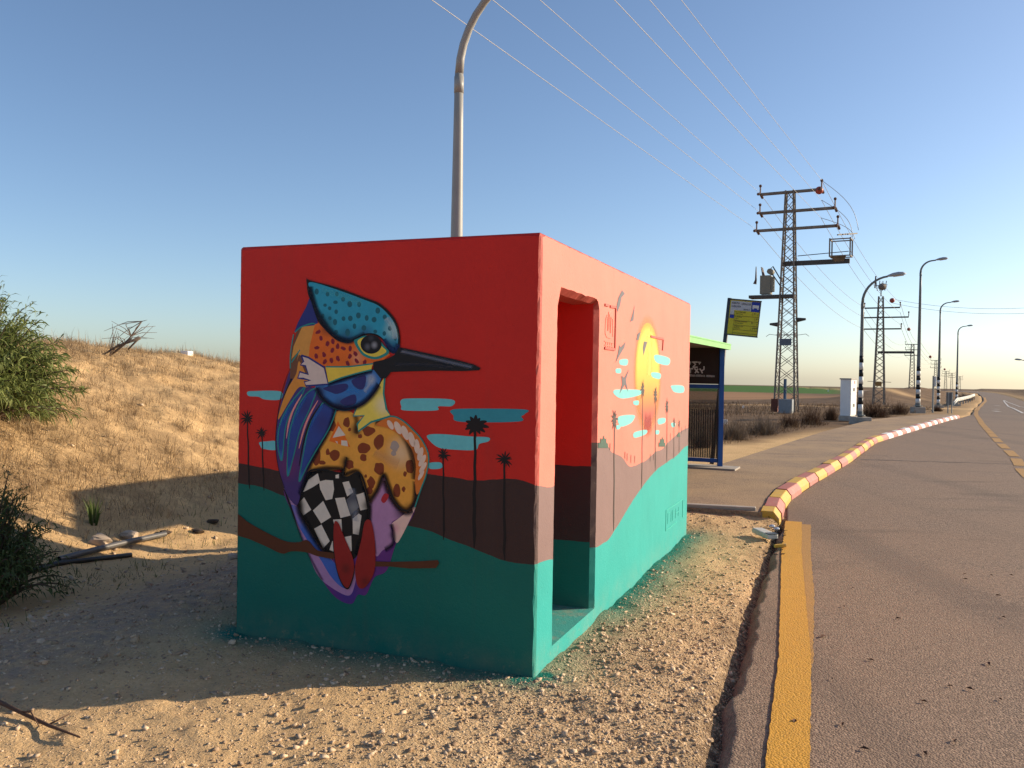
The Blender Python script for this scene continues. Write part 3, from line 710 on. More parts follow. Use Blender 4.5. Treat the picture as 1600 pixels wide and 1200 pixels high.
o = MB().add([BX(0.0015, dv0 - .02, dz0), BX(0.0015, dv1 + .03, dz0), BX(BW - .16, dv1 - .003, dz0), BX(BW - .16, .152, dz0), BX(TH + .002, .152, dz0), BX(TH + .002, dv0 - .012, dz0)], [(0, 1, 2, 3, 4, 5)]).build('floor_slab', FLM, BOX)

# ---- paint films: flat shapes lying on the walls
def crom(pts, k=6, closed=True):
    P = [np.array(p, float) for p in pts]; n = len(P); out = []
    rngi = range(n) if closed else range(n - 1)
    for i in rngi:
        if closed: p0, p1, p2, p3 = P[i - 1], P[i], P[(i + 1) % n], P[(i + 2) % n]
        else: p0, p1, p2, p3 = P[max(i - 1, 0)], P[i], P[i + 1], P[min(i + 2, n - 1)]
        for j in range(k):
            t = j / k
            out.append(0.5 * ((2 * p1) + (-p0 + p2) * t + (2 * p0 - 5 * p1 + 4 * p2 - p3) * t * t + (-p0 + 3 * p1 - 3 * p2 + p3) * t ** 3))
    if not closed: out.append(P[-1])
    return [tuple(q) for q in out]
LAY = [0.0006]
def bump_layer(): LAY[0] += 0.00007
def film_raw(name, rings, wall, matr, parent, off):
    bm = bmesh.new()
    O, e, n = wall['O'], wall['e'], wall['n']
    for ring in rings:
        vv = [bm.verts.new(tuple(O + e * a + n * off + np.array([0, 0, z]))) for a, z in [(min(max(a_, 0.03), wall['L'] - 0.016), z_) for a_, z_ in ring]]
        bm.faces.new(vv).normal_update()
    bmesh.ops.triangulate(bm, faces=bm.faces)
    me = bpy.data.meshes.new(name); bm.to_mesh(me); bm.free(); me.materials.append(matr)
    o = bpy.data.objects.new(name, me); COL.objects.link(o); put(o, parent); return o
def film(name, t, pts, wall, matr, parent, smooth=True):
    bump_layer()
    ring = crom(pts) if smooth else pts
    return film_raw(name, [[wall['f'](*t(*p)) for p in ring]], wall, matr, parent, LAY[0])
def films(name, t, polys, wall, matr, parent, smooth=False):
    bump_layer()
    return film_raw(name, [[wall['f'](*t(*p)) for p in (crom(q, 4) if smooth else q)] for q in polys], wall, matr, parent, LAY[0])
def ell(cx, cy, rx, ry, rot=0, n=16):
    c_, s_ = math.cos(math.radians(rot)), math.sin(math.radians(rot))
    return [(cx + rx * math.cos(a) * c_ - ry * math.sin(a) * s_, cy + rx * math.cos(a) * s_ + ry * math.sin(a) * c_) for a in np.linspace(0, 2 * math.pi, n, endpoint=False)]
def blob(cx, cy, rx, ry, rot=0):
    return [(cx + (x - cx) * k, cy + (y - cy) * k) for (x, y), k in zip(ell(cx, cy, rx, ry, rot, 11), [random.uniform(0.84, 1.14) for _ in range(11)])]
def linering(pts, w, taper=False):
    P = [np.array(p, float) for p in pts]; n = len(P); l, r = [], []
    for i in range(n):
        d = P[min(i + 1, n - 1)] - P[max(i - 1, 0)]; d /= np.linalg.norm(d) + 1e-9; q = np.array([-d[1], d[0]])
        ww = w / 2 * (max(0.15, math.sin(math.pi * (0.08 + 0.84 * i / max(1, n - 1)))) if taper else 1)
        l.append(tuple(P[i] + q * ww)); r.append(tuple(P[i] - q * ww))
    return l, r
def stroke(name, t, lines, w, wall, matr, parent, taper=False, closed=False, smooth=True):
    """brush lines: quad strips on the wall"""
    bump_layer(); off = LAY[0]; mb = MB(); O, e, n = wall['O'], wall['e'], wall['n']
    for li, pts in enumerate(lines):
        q = crom(pts, 5, closed) if smooth else list(pts)
        if closed: q = q + [q[0]]
        q = [t(*p) for p in q]
        q = [wall['f'](*p) for p in q]
        ww = w[li] if hasattr(w, '__len__') else w
        l, r = linering(q, ww, taper); k = len(l)
        o2 = off + 0.000004 * li
        vs = [O + e * a + n * o2 + np.array([0, 0, z]) for a, z in l + r]
        mb.add(vs, [(i, i + 1, k + i + 1, k + i) for i in range(k - 1)])
    return mb.build(name, matr, parent)
_sm = {}
def softmat(col, strength):
    key = (col, strength)
    if key in _sm: return _sm[key]
    M, nt, b = nodemat('airbrush_%d' % len(_sm)); b.inputs['Base Color'].default_value = (*col, 1); b.inputs['Roughness'].default_value = 0.6; b.inputs['Specular IOR Level'].default_value = 0.2
    a = nt.nodes.new('ShaderNodeVertexColor'); a.layer_name = 'cover'; s_ = nt.nodes.new('ShaderNodeSeparateColor'); nt.links.new(a.outputs[0], s_.inputs[0])
    k = mth(nt, 'MULTIPLY', rng(nt, s_.outputs[0], 0, 1, 0, strength, True), rng(nt, noise(nt, 320, 2, 0.6, pos(nt)), 0.2, 0.55, 0.75, 1.0))
    tr = nt.nodes.new('ShaderNodeBsdfTransparent'); mx = nt.nodes.new('ShaderNodeMixShader'); ou = [n for n in nt.nodes if n.type == 'OUTPUT_MATERIAL'][0]
    nt.links.new(k, mx.inputs[0]); nt.links.new(tr.outputs[0], mx.inputs[1]); nt.links.new(b.outputs[0], mx.inputs[2]); nt.links.new(mx.outputs[0], ou.inputs[0])
    _sm[key] = M; return M
def soft(name, t, pts, w, wall, col, strength, parent, closed=False):
    """one pass of an airbrush: paint that thins out to both sides of the line"""
    bump_layer(); O, e, n = wall['O'], wall['e'], wall['n']
    q = crom(pts, 6, closed); q = q + [q[0]] if closed else q
    q = [wall['f'](*t(*p)) for p in q]; l, r = linering(q, w); k = len(q); mb = MB()
    mb.add([O + e * a + n * LAY[0] + np.array([0, 0, z]) for row in (l, q, r) for a, z in row], [(j * k + i, j * k + i + 1, (j + 1) * k + i + 1, (j + 1) * k + i) for j in range(2) for i in range(k - 1)])
    o = mb.build(name, softmat(col, strength), parent)
    cov = np.ones((3 * k, 3)); cov[:k] = 0; cov[2 * k:] = 0
    if not closed: cov[[0, k, 2 * k, k - 1, 2 * k - 1, 3 * k - 1]] = 0
    attr(o.data, 'cover', cov); return o
def W_(wall, t, X, Y):
    a, z = wall['f'](*t(X, Y)); return wall['O'] + wall['e'] * a + np.array([0, 0, z])
def palm(name, wall, ca, cz, R, end_a, end_z, matr, seed, parent, tw=0.012, wide=1.0, fw_frond=0.17):
    """silhouette palm painted in wall metres: fronds, skirt and trunk"""
    rr = random.Random(seed); bump_layer(); off = LAY[0]; rings = []
    nfr = 11
    for i in range(nfr):
        a = math.radians(-48 + 276 * i / (nfr - 1) + rr.uniform(-8, 8)); L = R * rr.uniform(0.7, 1.12) * (0.85 if math.sin(a) < 0 else 1)
        mid = []
        for k in range(6):
            s_ = k / 5; x = math.cos(a) * L * s_ * wide; z = math.sin(a) * L * s_ - 0.16 * L * s_ * s_
            mid.append((ca + x, cz + z))
        l, r = linering(mid, R * fw_frond, True); rings.append(l + r[::-1])
    for i in range(7):
        x = (i - 3) / 3 * 0.30 * R * wide
        rings.append([(ca + x * .5 - .02 * R, cz), (ca + x * .5 + 0.10 * R * wide, cz), (ca + x * rr.uniform(.7, 1.1), cz - R * rr.uniform(0.7, 1.15) * (1 - abs(i - 3) / 6))])
    mb = MB(); O, e, n = wall['O'], wall['e'], wall['n']; k_ = 0
    for ring in rings:
        k = len(ring); o2 = off + 0.000002 * k_; k_ += 1
        vs = [O + e * a + n * o2 + np.array([0, 0, z]) for a, z in ring]
        if k == 3: mb.add(vs, [(0, 1, 2)])
        else: h = k // 2; mb.add(vs, [(i, i + 1, k - 2 - i, k - 1 - i) for i in range(h - 1)])
    tr_ = [(ca + (end_a - ca) * q + rr.uniform(-1, 1) * tw * 0.25, cz + (end_z - cz) * q) for q in np.linspace(0, 1, 10)]
    for i in range(9):
        (a0, z0_), (a1, z1_) = tr_[i], tr_[i + 1]; w0, w1 = tw * (0.75 + 0.05 * i) / 2, tw * (0.75 + 0.05 * (i + 1)) / 2
        if i == 8: w1 = tw * 0.15
        mb.add([O + e * a + n * (off + 0.00004) + np.array([0, 0, z]) for a, z in ((a0 - w0, z0_), (a0 + w0, z0_), (a1 + w1, z1_), (a1 - w1, z1_))], [(0, 1, 2, 3)])
    return mb.build(name, matr, parent)

BLK = spray('spray_black', (0.006, 0.006, 0.007)); INK = spray('spray_ink', (0.010, 0.008, 0.010))
AQ = spray('spray_aqua', (0.085, 0.36, 0.50)); AQD = spray('spray_deep_aqua', (0.02, 0.19, 0.31))
WHT = spray('spray_white', (0.42, 0.43, 0.46)); LIL = spray('spray_lilac', (0.24, 0.15, 0.37)); PUR = spray('spray_purple', (0.06, 0.018, 0.16))
BRN = spray('spray_brown', (0.135, 0.030, 0.010)); BRANCH = spray('spray_branch_brown', (0.10, 0.030, 0.012))
TEALP = spray('spray_teal_line', (0.010, 0.17, 0.20)); NAVY = spray('spray_navy', (0.012, 0.022, 0.17)); ROY = spray('spray_royal_blue', (0.03, 0.10, 0.46))
ORG = spray('spray_orange', (0.42, 0.19, 0.045)); ORL = spray('spray_bright_orange', (0.52, 0.115, 0.012)); PNK = spray('spray_pink', (0.48, 0.20, 0.24))
# clouds and palms on the front
for pts, M_ in [([(85, 808), (120, 803), (250, 805), (250, 845), (175, 846), (140, 832), (92, 828)], AQ), ([(145, 1060), (180, 1055), (228, 1055), (228, 1097), (165, 1092), (150, 1078)], AQ),
                ([(853, 850), (900, 840), (1105, 845), (1108, 878), (1040, 880), (1030, 900), (870, 900), (855, 880)], AQ),
                ([(1102, 900), (1180, 891), (1470, 895), (1472, 918), (1455, 930), (1440, 956), (1150, 957), (1115, 925)], AQD),
                ([(985, 1025), (1050, 1018), (1200, 1030), (1290, 1035), (1290, 1055), (1245, 1068), (1222, 1098), (1100, 1095), (1040, 1085), (1000, 1055)], AQ),
                ([(988, 1165), (1050, 1160), (1056, 1188), (1000, 1192)], AQ)]:
    film('painted_cloud', TA, pts, FRONT, M_, BOX)
for (cx, cy), rad, (ex, ey), tw in [((85, 940), 38, (95, 205), .011), ((158, 1012), 32, (168, 213), .010), ((1225, 975), 66, (1218, 500), .018), ((1065, 1122), 38, (1067, 460), .011), ((1372, 1145), 46, (1370, 562), .014)]:
    ca, cz = wall_front(*TA(cx, cy)); ea, ez = wall_front(*TB(ex, ey)); c2_, _z = wall_front(*TA(cx + rad, cy))
    palm('painted_palm', FRONT, ca, cz, abs(c2_ - ca), ea, ez, INK, int(cx), BOX, tw, 1.0, 0.30 if rad > 60 else 0.17)
# ---- the bird
fw_ = lambda t, X, Y: W_(FRONT, t, X, Y)
BIRD = film('painted_bird', T2, [(95, 470), (165, 670), (240, 870), (330, 1040), (410, 1140), (500, 1175), (540, 1120), (590, 1118), (640, 1015), (715, 970), (775, 800), (885, 590), (740, 450), (300, 430)], FRONT, spray('spray_bird_purple', (0.075, 0.02, 0.17), [(fw_(T2, 480, 1100), 0.14, (0.02, 0.02, 0.2), 0.8)]), BOX)
BIRD['label'] = 'kingfisher mural with teal spotted crest, leopard chest and checkered belly'
f = lambda nm, t, pts, M_, sm=True: film(nm, t, pts, FRONT, M_, BIRD, sm)
f('tail_stripe', T2, [(92, 475), (125, 570), (180, 720), (235, 860), (290, 990), (360, 1062), (480, 1125), (520, 1060), (525, 960), (440, 1000), (380, 900), (300, 800), (200, 640), (150, 540)], LIL)
f('tail_shade', T2, [(135, 580), (180, 600), (230, 700), (320, 850), (410, 940), (450, 1040), (480, 1085), (430, 1065), (370, 1000), (310, 900), (240, 800), (175, 690)], spray('spray_tail_blue', (0.03, 0.09, 0.42), [(fw_(T2, 160, 640), 0.1, (0.2, 0.14, 0.4), 0.7)]))
f('belly_patch', T2, [(598, 570), (650, 500), (695, 400), (740, 520), (820, 608), (872, 600), (800, 650), (740, 690), (757, 800), (690, 850), (645, 880), (600, 700)], spray('spray_belly_lilac', (0.26, 0.155, 0.36), [(fw_(T2, 820, 620), 0.09, (0.03, 0.015, 0.04), 0.9), (fw_(T2, 750, 760), 0.04, (0.05, 0.03, 0.09), 0.7)]))
f('belly_patch', T2, [(742, 692), (790, 655), (885, 585), (862, 650), (810, 755), (776, 806), (755, 770), (750, 720)], spray('spray_belly_pale', (0.50, 0.37, 0.40), [(fw_(T2, 760, 720), 0.05, (0.42, 0.2, 0.3), 0.8)]))
for pts_, w_s, s_s in [([(700, 420), (745, 540), (822, 615), (872, 604)], 0.07, 0.9), ([(740, 690), (752, 740), (752, 810), (700, 850)], 0.045, 0.8), ([(605, 570), (606, 690), (640, 880)], 0.05, 0.6), ([(95, 470), (165, 680), (240, 870), (330, 1040)], 0.03, 0.55)]:
    soft('airbrush_shade', T2, pts_, w_s, FRONT, (0.015, 0.006, 0.03), s_s, BIRD)
f('red_mark', T2, [(680, 545), (700, 508), (727, 515), (715, 548), (695, 565)], spray('spray_red_mark', (0.45, 0.02, 0.03)))
f('checkered_belly', T2, [(178, 520), (210, 440), (250, 375), (330, 365), (440, 385), (540, 380), (582, 440), (607, 570), (602, 680), (565, 790), (530, 890), (480, 905), (400, 890), (330, 850), (250, 730), (190, 620)], BLK)
cells = [[(207, 500), (240, 425), (298, 385), (312, 440), (265, 470)], [(305, 435), (345, 425), (390, 428), (396, 480), (385, 540), (345, 548), (312, 480)], [(405, 395), (425, 390), (425, 415), (405, 415)],
         [(447, 440), (485, 432), (512, 500), (475, 525)], [(530, 515), (578, 500), (598, 600), (555, 610)], [(183, 565), (215, 530), (258, 605), (210, 640), (186, 605)], [(268, 610), (330, 552), (378, 650), (318, 688)],
         [(402, 535), (460, 530), (495, 640), (435, 655)], [(508, 660), (545, 628), (562, 640), (545, 757), (510, 750)], [(390, 665), (440, 662), (445, 740), (400, 710)], [(275, 720), (320, 695), (370, 795), (330, 838)],
         [(460, 770), (500, 762), (503, 855), (480, 857)], [(385, 795), (402, 790), (400, 862), (368, 848)]]
CHK = (spray('spray_check_white', (0.40, 0.42, 0.46), [(fw_(T2, 230, 760), 0.10, (0.02, 0.02, 0.02), 0.95), (fw_(T2, 180, 580), 0.07, (0.03, 0.03, 0.03), 0.9), (fw_(T2, 560, 760), 0.06, (0.05, 0.05, 0.05), 0.8), (fw_(T2, 240, 380), 0.06, (0.03, 0.03, 0.03), 0.8), (fw_(T2, 590, 580), 0.05, (0.08, 0.08, 0.08), 0.8)]))
for q in cells: film('white_check', T2, q, FRONT, CHK, BIRD, False); LAY[0] -= 0.00007
bump_layer()
for pts_, w_s, s_s in [([(180, 520), (190, 620), (250, 730), (330, 850), (400, 890)], 0.075, 0.9), ([(582, 440), (607, 570), (602, 680), (565, 790), (530, 885)], 0.06, 0.85), ([(190, 500), (250, 378), (330, 366)], 0.06, 0.8)]:
    soft('airbrush_shade', T2, pts_, w_s, FRONT, (0.006, 0.005, 0.006), s_s, BIRD)
soft('airbrush_light', T2, [(500, 470), (520, 570), (525, 680)], 0.07, FRONT, (0.4, 0.45, 0.55), 0.35, BIRD)
f('grey_check', T2, [(470, 545), (515, 505), (547, 590), (495, 640)], spray('spray_check_grey', (0.05, 0.062, 0.10), [(fw_(T2, 515, 590), 0.06, (0.16, 0.19, 0.24), 0.7)]), False)
chest = [(400, 20), (480, 8), (545, 40), (640, 50), (760, 75), (840, 170), (880, 300), (892, 420), (885, 540), (850, 603), (810, 600), (760, 545), (722, 450), (695, 395), (660, 480), (608, 560), (588, 500), (560, 420), (545, 378), (480, 408), (450, 395), (440, 362), (380, 368), (330, 360), (250, 375), (228, 350), (300, 230), (350, 130)]
f('leopard_chest', T2, chest, spray('spray_chest', (0.50, 0.25, 0.045), [(fw_(T2, 800, 260), 0.13, (0.46, 0.36, 0.26), 0.9), (fw_(T2, 465, 320), 0.055, (0.05, 0.025, 0.01), 0.9), (fw_(T2, 350, 385), 0.06, (0.08, 0.04, 0.012), 0.8), (fw_(T2, 640, 545), 0.07, (0.12, 0.055, 0.012), 0.8), (fw_(T2, 850, 620), 0.07, (0.10, 0.045, 0.01), 0.9), (fw_(T2, 530, 120), 0.06, (0.03, 0.015, 0.01), 0.8), (fw_(T2, 885, 200), 0.10, (0.10, 0.04, 0.01), 0.8)]))
spots = [(380, 95, 28, 38), (473, 78, 22, 32), (490, 120, 9, 12), (288, 285, 28, 50), (358, 257, 12, 20), (400, 275, 30, 33), (325, 320, 20, 14), (605, 130, 38, 30), (553, 160, 14, 12), (667, 195, 32, 45), (575, 235, 38, 35), (573, 290, 20, 24), (670, 355, 30, 38), (490, 333, 26, 28), (587, 402, 9, 10), (620, 440, 25, 35), (610, 490, 20, 24), (855, 345, 28, 42), (825, 388, 11, 15), (775, 490, 25, 38), (817, 480, 11, 17)]
for q in spots: film('leopard_spot', T2, blob(*q), FRONT, BRN, BIRD); LAY[0] -= 0.00007
bump_layer()
films('chest_highlights', T2, [blob(762, 222, 27, 32), blob(757, 264, 17, 17)], FRONT, spray('spray_grey', (0.24, 0.22, 0.24)), BIRD, True)
DKB, BRB, WHB = (0.006, 0.005, 0.006), (0.05, 0.018, 0.006), (0.6, 0.55, 0.5)
for pts_, w_s, c_s, s_s in [([(250, 375), (330, 358), (440, 360), (452, 396), (540, 376), (590, 490), (608, 560)], 0.050, DKB, 0.85), ([(608, 562), (660, 480), (695, 395), (722, 450), (760, 545), (810, 602), (850, 604), (884, 545), (890, 430)], 0.055, BRB, 0.9), ([(474, 285), (466, 330), (450, 394)], 0.05, DKB, 0.7),
                            ([(640, 70), (760, 100), (840, 190), (876, 310), (886, 430)], 0.07, BRB, 0.8), ([(520, 20), (535, 80), (530, 150)], 0.06, DKB, 0.6), ([(235, 350), (300, 235), (350, 135), (395, 40)], 0.05, BRB, 0.7), ([(640, 250), (720, 300), (790, 330)], 0.09, (0.75, 0.45, 0.2), 0.35)]:
    soft('airbrush_shade', T2, pts_, w_s, FRONT, c_s, s_s, BIRD)
f('triangle_mark', T2, [(420, 68), (495, 227), (366, 190)], ORL, False)
films('triangle_white', T2, [[(425, 100), (466, 155), (388, 170)], [(440, 185), (475, 188), (481, 222), (440, 215)], [(404, 190), (418, 193), (418, 208)]], FRONT, WHT, BIRD)
f('rope_shoulder', T2, [(650, 90), (740, 42), (800, 60), (870, 120), (930, 190), (966, 280), (956, 380), (925, 470), (898, 512), (884, 450), (890, 330), (860, 230), (800, 160), (720, 112)], spray('spray_rope', (0.40, 0.12, 0.022), [(fw_(T2, 860, 260), 0.07, (0.07, 0.025, 0.01), 0.6)]))
films('rope_twists', T2, [ell(737, 92, 32, 15, 60), ell(783, 110, 42, 19, 66), ell(826, 140, 46, 19, 70), ell(866, 180, 46, 18, 76), ell(897, 222, 44, 17, 86), ell(918, 268, 42, 16, 105), ell(930, 308, 40, 15, 118), ell(934, 350, 38, 13, 122), ell(922, 396, 34, 11, 118)], FRONT, spray('spray_rope_white', (0.46, 0.40, 0.40)), BIRD)
stroke('body_outline', T2, [[(640, 60), (740, 40), (805, 62), (870, 118), (932, 190), (968, 280), (956, 385), (922, 480), (885, 590)]], 0.008, FRONT, TEALP, BIRD)
stroke('body_outline', T2, [[(885, 450), (886, 540), (850, 605), (810, 603), (760, 548), (722, 455), (695, 395), (655, 490), (608, 562)], [(92, 475), (125, 560), (170, 690)], [(474, 285), (466, 325), (450, 394), (480, 408), (545, 380), (580, 440), (606, 570), (604, 640)], [(180, 520), (240, 380), (330, 364), (445, 388)]], 0.010, FRONT, BLK, BIRD, True)
f('collar', T1, [(835, 785), (830, 900), (850, 1010), (880, 1062), (740, 1105), (648, 1172), (640, 1120), (690, 1058), (613, 1062), (640, 990), (720, 930), (780, 860)], spray('spray_collar', (0.50, 0.44, 0.09), [(fw_(T1, 830, 980), 0.09, (0.5, 0.48, 0.4), 0.8)]), False)
stroke('collar_outline', T1, [[(838, 785), (830, 900), (850, 1010), (880, 1062), (740, 1105), (648, 1172), (640, 1120), (690, 1058), (613, 1062), (640, 985)]], 0.011, FRONT, TEALP, BIRD, False, False, False)
# wing
f('wing', TA, [(385, 770), (460, 800), (530, 878), (520, 930), (490, 1010), (430, 1110), (390, 1200), (360, 1290), (335, 1372), (290, 1330), (262, 1260), (240, 1180), (230, 1080), (238, 950), (262, 830), (300, 700), (345, 660)], spray('spray_wing', (0.035, 0.022, 0.14), [(fw_(TA, 330, 900), 0.2, (0.02, 0.03, 0.2), 0.8), (fw_(TA, 290, 1180), 0.12, (0.085, 0.018, 0.12), 0.8)]))
feath = [[(375, 783), (330, 830), (280, 900), (247, 980), (240, 1080), (260, 1150), (275, 1000), (300, 920), (345, 850)], [(432, 797), (390, 810), (340, 880), (305, 980), (290, 1080), (288, 1230), (320, 1120), (350, 1000), (400, 890)], [(527, 885), (470, 860), (420, 920), (390, 1000), (370, 1100), (345, 1255), (385, 1180), (430, 1100), (490, 1000), (520, 930)]]
for q in feath:
    f('feather', TA, q, spray('spray_feather', (0.014, 0.04, 0.24), [(fw_(TA, q[0][0] - 60, q[0][1] + 80), 0.1, (0.018, 0.025, 0.16), 0.8), (fw_(TA, *q[5]), 0.08, (0.02, 0.16, 0.45), 0.8)]))
for q in feath: soft('airbrush_light', TA, [q[1], q[3], q[4]], 0.03, FRONT, (0.03, 0.2, 0.62), 0.5, BIRD)
soft('airbrush_shade', TA, [(530, 880), (490, 1010), (430, 1110), (390, 1200), (345, 1330)], 0.05, FRONT, (0.005, 0.006, 0.02), 0.75, BIRD)
stroke('feather_outline', TA, feath, 0.007, FRONT, TEALP, BIRD, False, True)
stroke('feather_pink', TA, [[(360, 820), (320, 890), (295, 960), (282, 1040)], [(440, 850), (395, 930), (365, 1010), (345, 1090)]], 0.013, FRONT, PNK, BIRD, True)
stroke('feather_black', TA, [[(458, 862), (405, 945), (370, 1050), (345, 1180)], [(345, 660), (300, 760), (262, 850)], [(300, 690), (262, 800), (236, 950), (229, 1080), (245, 1200), (275, 1290)]], [0.013, 0.012, 0.006], FRONT, BLK, BIRD, True)
f('neck_base', TA, [(345, 475), (430, 470), (410, 640), (400, 775), (345, 745), (300, 740), (302, 640), (318, 560)], spray('spray_neck_base', (0.10, 0.045, 0.03)), False)
f('neck_feather', TA, [(362, 480), (427, 472), (408, 560), (395, 640), (345, 622), (335, 655), (346, 600), (308, 645), (318, 580), (340, 530)], spray('spray_neck_orange', (0.40, 0.21, 0.055)), False)
f('neck_feather', TA, [(348, 655), (330, 720), (290, 790), (255, 880), (243, 945), (300, 850), (345, 785), (395, 775)], spray('spray_neck_orange_low', (0.42, 0.19, 0.04)))
f('nape', TA, [(403, 325), (425, 400), (442, 472), (362, 482), (322, 508), (340, 460), (380, 385)], NAVY, False)
stroke('neck_outline', TA, [[(325, 510), (360, 482), (428, 470), (408, 560), (396, 640)], [(318, 520), (303, 620), (302, 690)], [(350, 598), (308, 660)]], 0.008, FRONT, TEALP, BIRD)
# head
f('cheek', T1, [(335, 403), (380, 380), (480, 450), (600, 480), (700, 520), (820, 560), (880, 620), (800, 680), (742, 705), (420, 708), (290, 650), (298, 560), (320, 470)], spray('spray_cheek', (0.44, 0.10, 0.014), [(fw_(T1, 640, 640), 0.07, (0.42, 0.26, 0.2), 0.55), (fw_(T1, 420, 430), 0.07, (0.10, 0.02, 0.01), 0.7)]), False)
CRIM = spray('spray_crimson', (0.22, 0.012, 0.03))
for x, y, r_ in [q_ for q_ in [(360, 455, 60), (380, 500, -10), (427, 540, 15), (350, 570, 80), (402, 620, -20), (345, 630, -20), (462, 590, 25), (455, 660, 0), (502, 648, -15), (408, 670, 30), (465, 525, -10), (500, 558, 0), (540, 575, -60), (590, 575, 0), (588, 632, 20), (628, 612, -30), (637, 665, -40), (572, 682, -20), (695, 675, 10)]]: film('cheek_spot', T1, blob(x, y, 13, 20, r_), FRONT, CRIM, BIRD); LAY[0] -= 0.00007
bump_layer()
f('throat', T1, [(338, 850), (440, 822), (600, 772), (750, 728), (812, 750), (800, 830), (740, 920), (660, 985), (560, 1012), (470, 990), (390, 930)], spray('spray_throat', (0.022, 0.115, 0.40), [(fw_(T1, 740, 800), 0.05, (0.22, 0.28, 0.42), 0.9), (fw_(T1, 520, 1000), 0.08, (0.01, 0.02, 0.08), 0.9), (fw_(T1, 380, 880), 0.05, (0.01, 0.02, 0.09), 0.8)]))
films('throat_patches', T1, [[(395, 862), (470, 840), (562, 828), (572, 868), (500, 902), (450, 890)], [(606, 800), (700, 768), (690, 862), (640, 865), (608, 830)], [(518, 952), (620, 905), (632, 965), (570, 990)]], FRONT, spray('spray_throat_navy', (0.016, 0.022, 0.14)), BIRD, True)
stroke('throat_outline', T1, [[(345, 850), (390, 930), (470, 992), (560, 1012), (660, 985), (740, 920), (805, 825), (820, 760)], [(420, 835), (600, 775), (760, 725)]], 0.012, FRONT, BLK, BIRD, True)
stroke('throat_outline', T1, [[(335, 855), (382, 938), (465, 1003), (560, 1022), (640, 1000)]], 0.006, FRONT, TEALP, BIRD, True)
for pts_, w_s, c_s, s_s in [([(345, 855), (390, 930), (470, 990), (560, 1010), (660, 983), (740, 918), (800, 830)], 0.06, (0.004, 0.006, 0.03), 0.9), ([(420, 838), (600, 780), (760, 735)], 0.04, (0.004, 0.006, 0.03), 0.8), ([(690, 890), (730, 830), (755, 780)], 0.04, (0.5, 0.6, 0.75), 0.5), ([(560, 880), (620, 870), (650, 900)], 0.05, (0.05, 0.3, 0.75), 0.5)]:
    soft('airbrush_shade', T1, pts_, w_s, FRONT, c_s, s_s, BIRD)
f('cheek_stripe', T1, [(412, 706), (580, 703), (752, 690), (742, 728), (620, 760), (520, 790), (435, 824)], spray('spray_stripe_yellow', (0.50, 0.40, 0.06)), False)
stroke('cheek_stripe_outline', T1, [[(415, 706), (580, 705), (755, 684)], [(435, 822), (530, 785), (660, 748), (745, 728)]], 0.008, FRONT, TEALP, BIRD)
hand = [(238, 624), (290, 640), (405, 712), (432, 832), (272, 845), (260, 815), (305, 806), (255, 792), (213, 788), (228, 742), (290, 762), (268, 700), (232, 693), (255, 668)]
f('white_feather_tuft', T1, hand, spray('spray_tuft', (0.40, 0.37, 0.42)), False)
stroke('tuft_outline', T1, [hand], 0.011, FRONT, NAVY, BIRD, False, True, False)
f('crest_outline', T1, [(276, 68), (300, 84), (480, 130), (700, 210), (800, 250), (880, 320), (930, 400), (950, 500), (945, 572), (910, 612), (868, 590), (830, 520), (770, 480), (700, 480), (640, 512), (570, 537), (490, 512), (410, 440), (355, 370), (315, 250), (286, 180)], BLK, True)
f('crest', T1, [(299, 98), (480, 146), (690, 223), (790, 264), (865, 330), (914, 405), (935, 500), (928, 560), (905, 592), (870, 560), (830, 505), (770, 468), (690, 468), (630, 500), (570, 516), (500, 490), (430, 430), (382, 360), (345, 270), (318, 180)], spray('spray_crest', (0.014, 0.22, 0.42), [(fw_(T1, 905, 440), 0.085, (0.26, 0.42, 0.5), 0.75), (fw_(T1, 890, 590), 0.10, (0.006, 0.03, 0.13), 0.95), (fw_(T1, 560, 530), 0.12, (0.006, 0.03, 0.12), 0.95), (fw_(T1, 700, 480), 0.09, (0.01, 0.05, 0.17), 0.8), (fw_(T1, 400, 420), 0.11, (0.006, 0.04, 0.07), 0.8)]))
cs = [(350, 165, 15, 22), (428, 183, 14, 17), (495, 182, 13, 18), (540, 220, 14, 18), (485, 242, 17, 13), (588, 255, 18, 23), (655, 257, 14, 20), (410, 263, 13, 12), (443, 285, 13, 14), (490, 310, 13, 17), (790, 302, 17, 23), (840, 348, 15, 18), (650, 337, 17, 22), (592, 358, 17, 20), (710, 355, 14, 21), (763, 367, 18, 20), (543, 360, 14, 17), (445, 357, 13, 14), (482, 385, 15, 23), (877, 430, 14, 18), (690, 427, 17, 20), (622, 415, 13, 21), (772, 453, 14, 14), (572, 460, 17, 28), (837, 467, 13, 17), (917, 503, 10, 18), (490, 455, 15, 15), (395, 340, 11, 17)]
CSP = spray('spray_crest_spot', (0.006, 0.085, 0.15))
for q in cs: film('crest_spot', T1, ell(*q), FRONT, CSP, BIRD, False); LAY[0] -= 0.00007
bump_layer()
for pts_, w_s, c_s, s_s in [([(300, 120), (340, 270), (390, 370), (440, 440), (510, 500), (580, 522), (640, 500), (700, 474)], 0.055, (0.004, 0.012, 0.03), 0.9), ([(830, 505), (880, 570), (915, 590), (938, 540)], 0.05, (0.006, 0.03, 0.12), 0.85), ([(850, 350), (900, 430), (915, 510)], 0.06, (0.55, 0.7, 0.75), 0.45), ([(380, 150), (520, 190), (680, 250)], 0.06, (0.1, 0.55, 0.6), 0.3)]:
    soft('airbrush_shade', T1, pts_, w_s, FRONT, c_s, s_s, BIRD)
f('eye_ring', T1, [(618, 520), (640, 572), (690, 630), (770, 653), (840, 632), (872, 600), (840, 560), (780, 495), (700, 482), (640, 505)], TEALP)
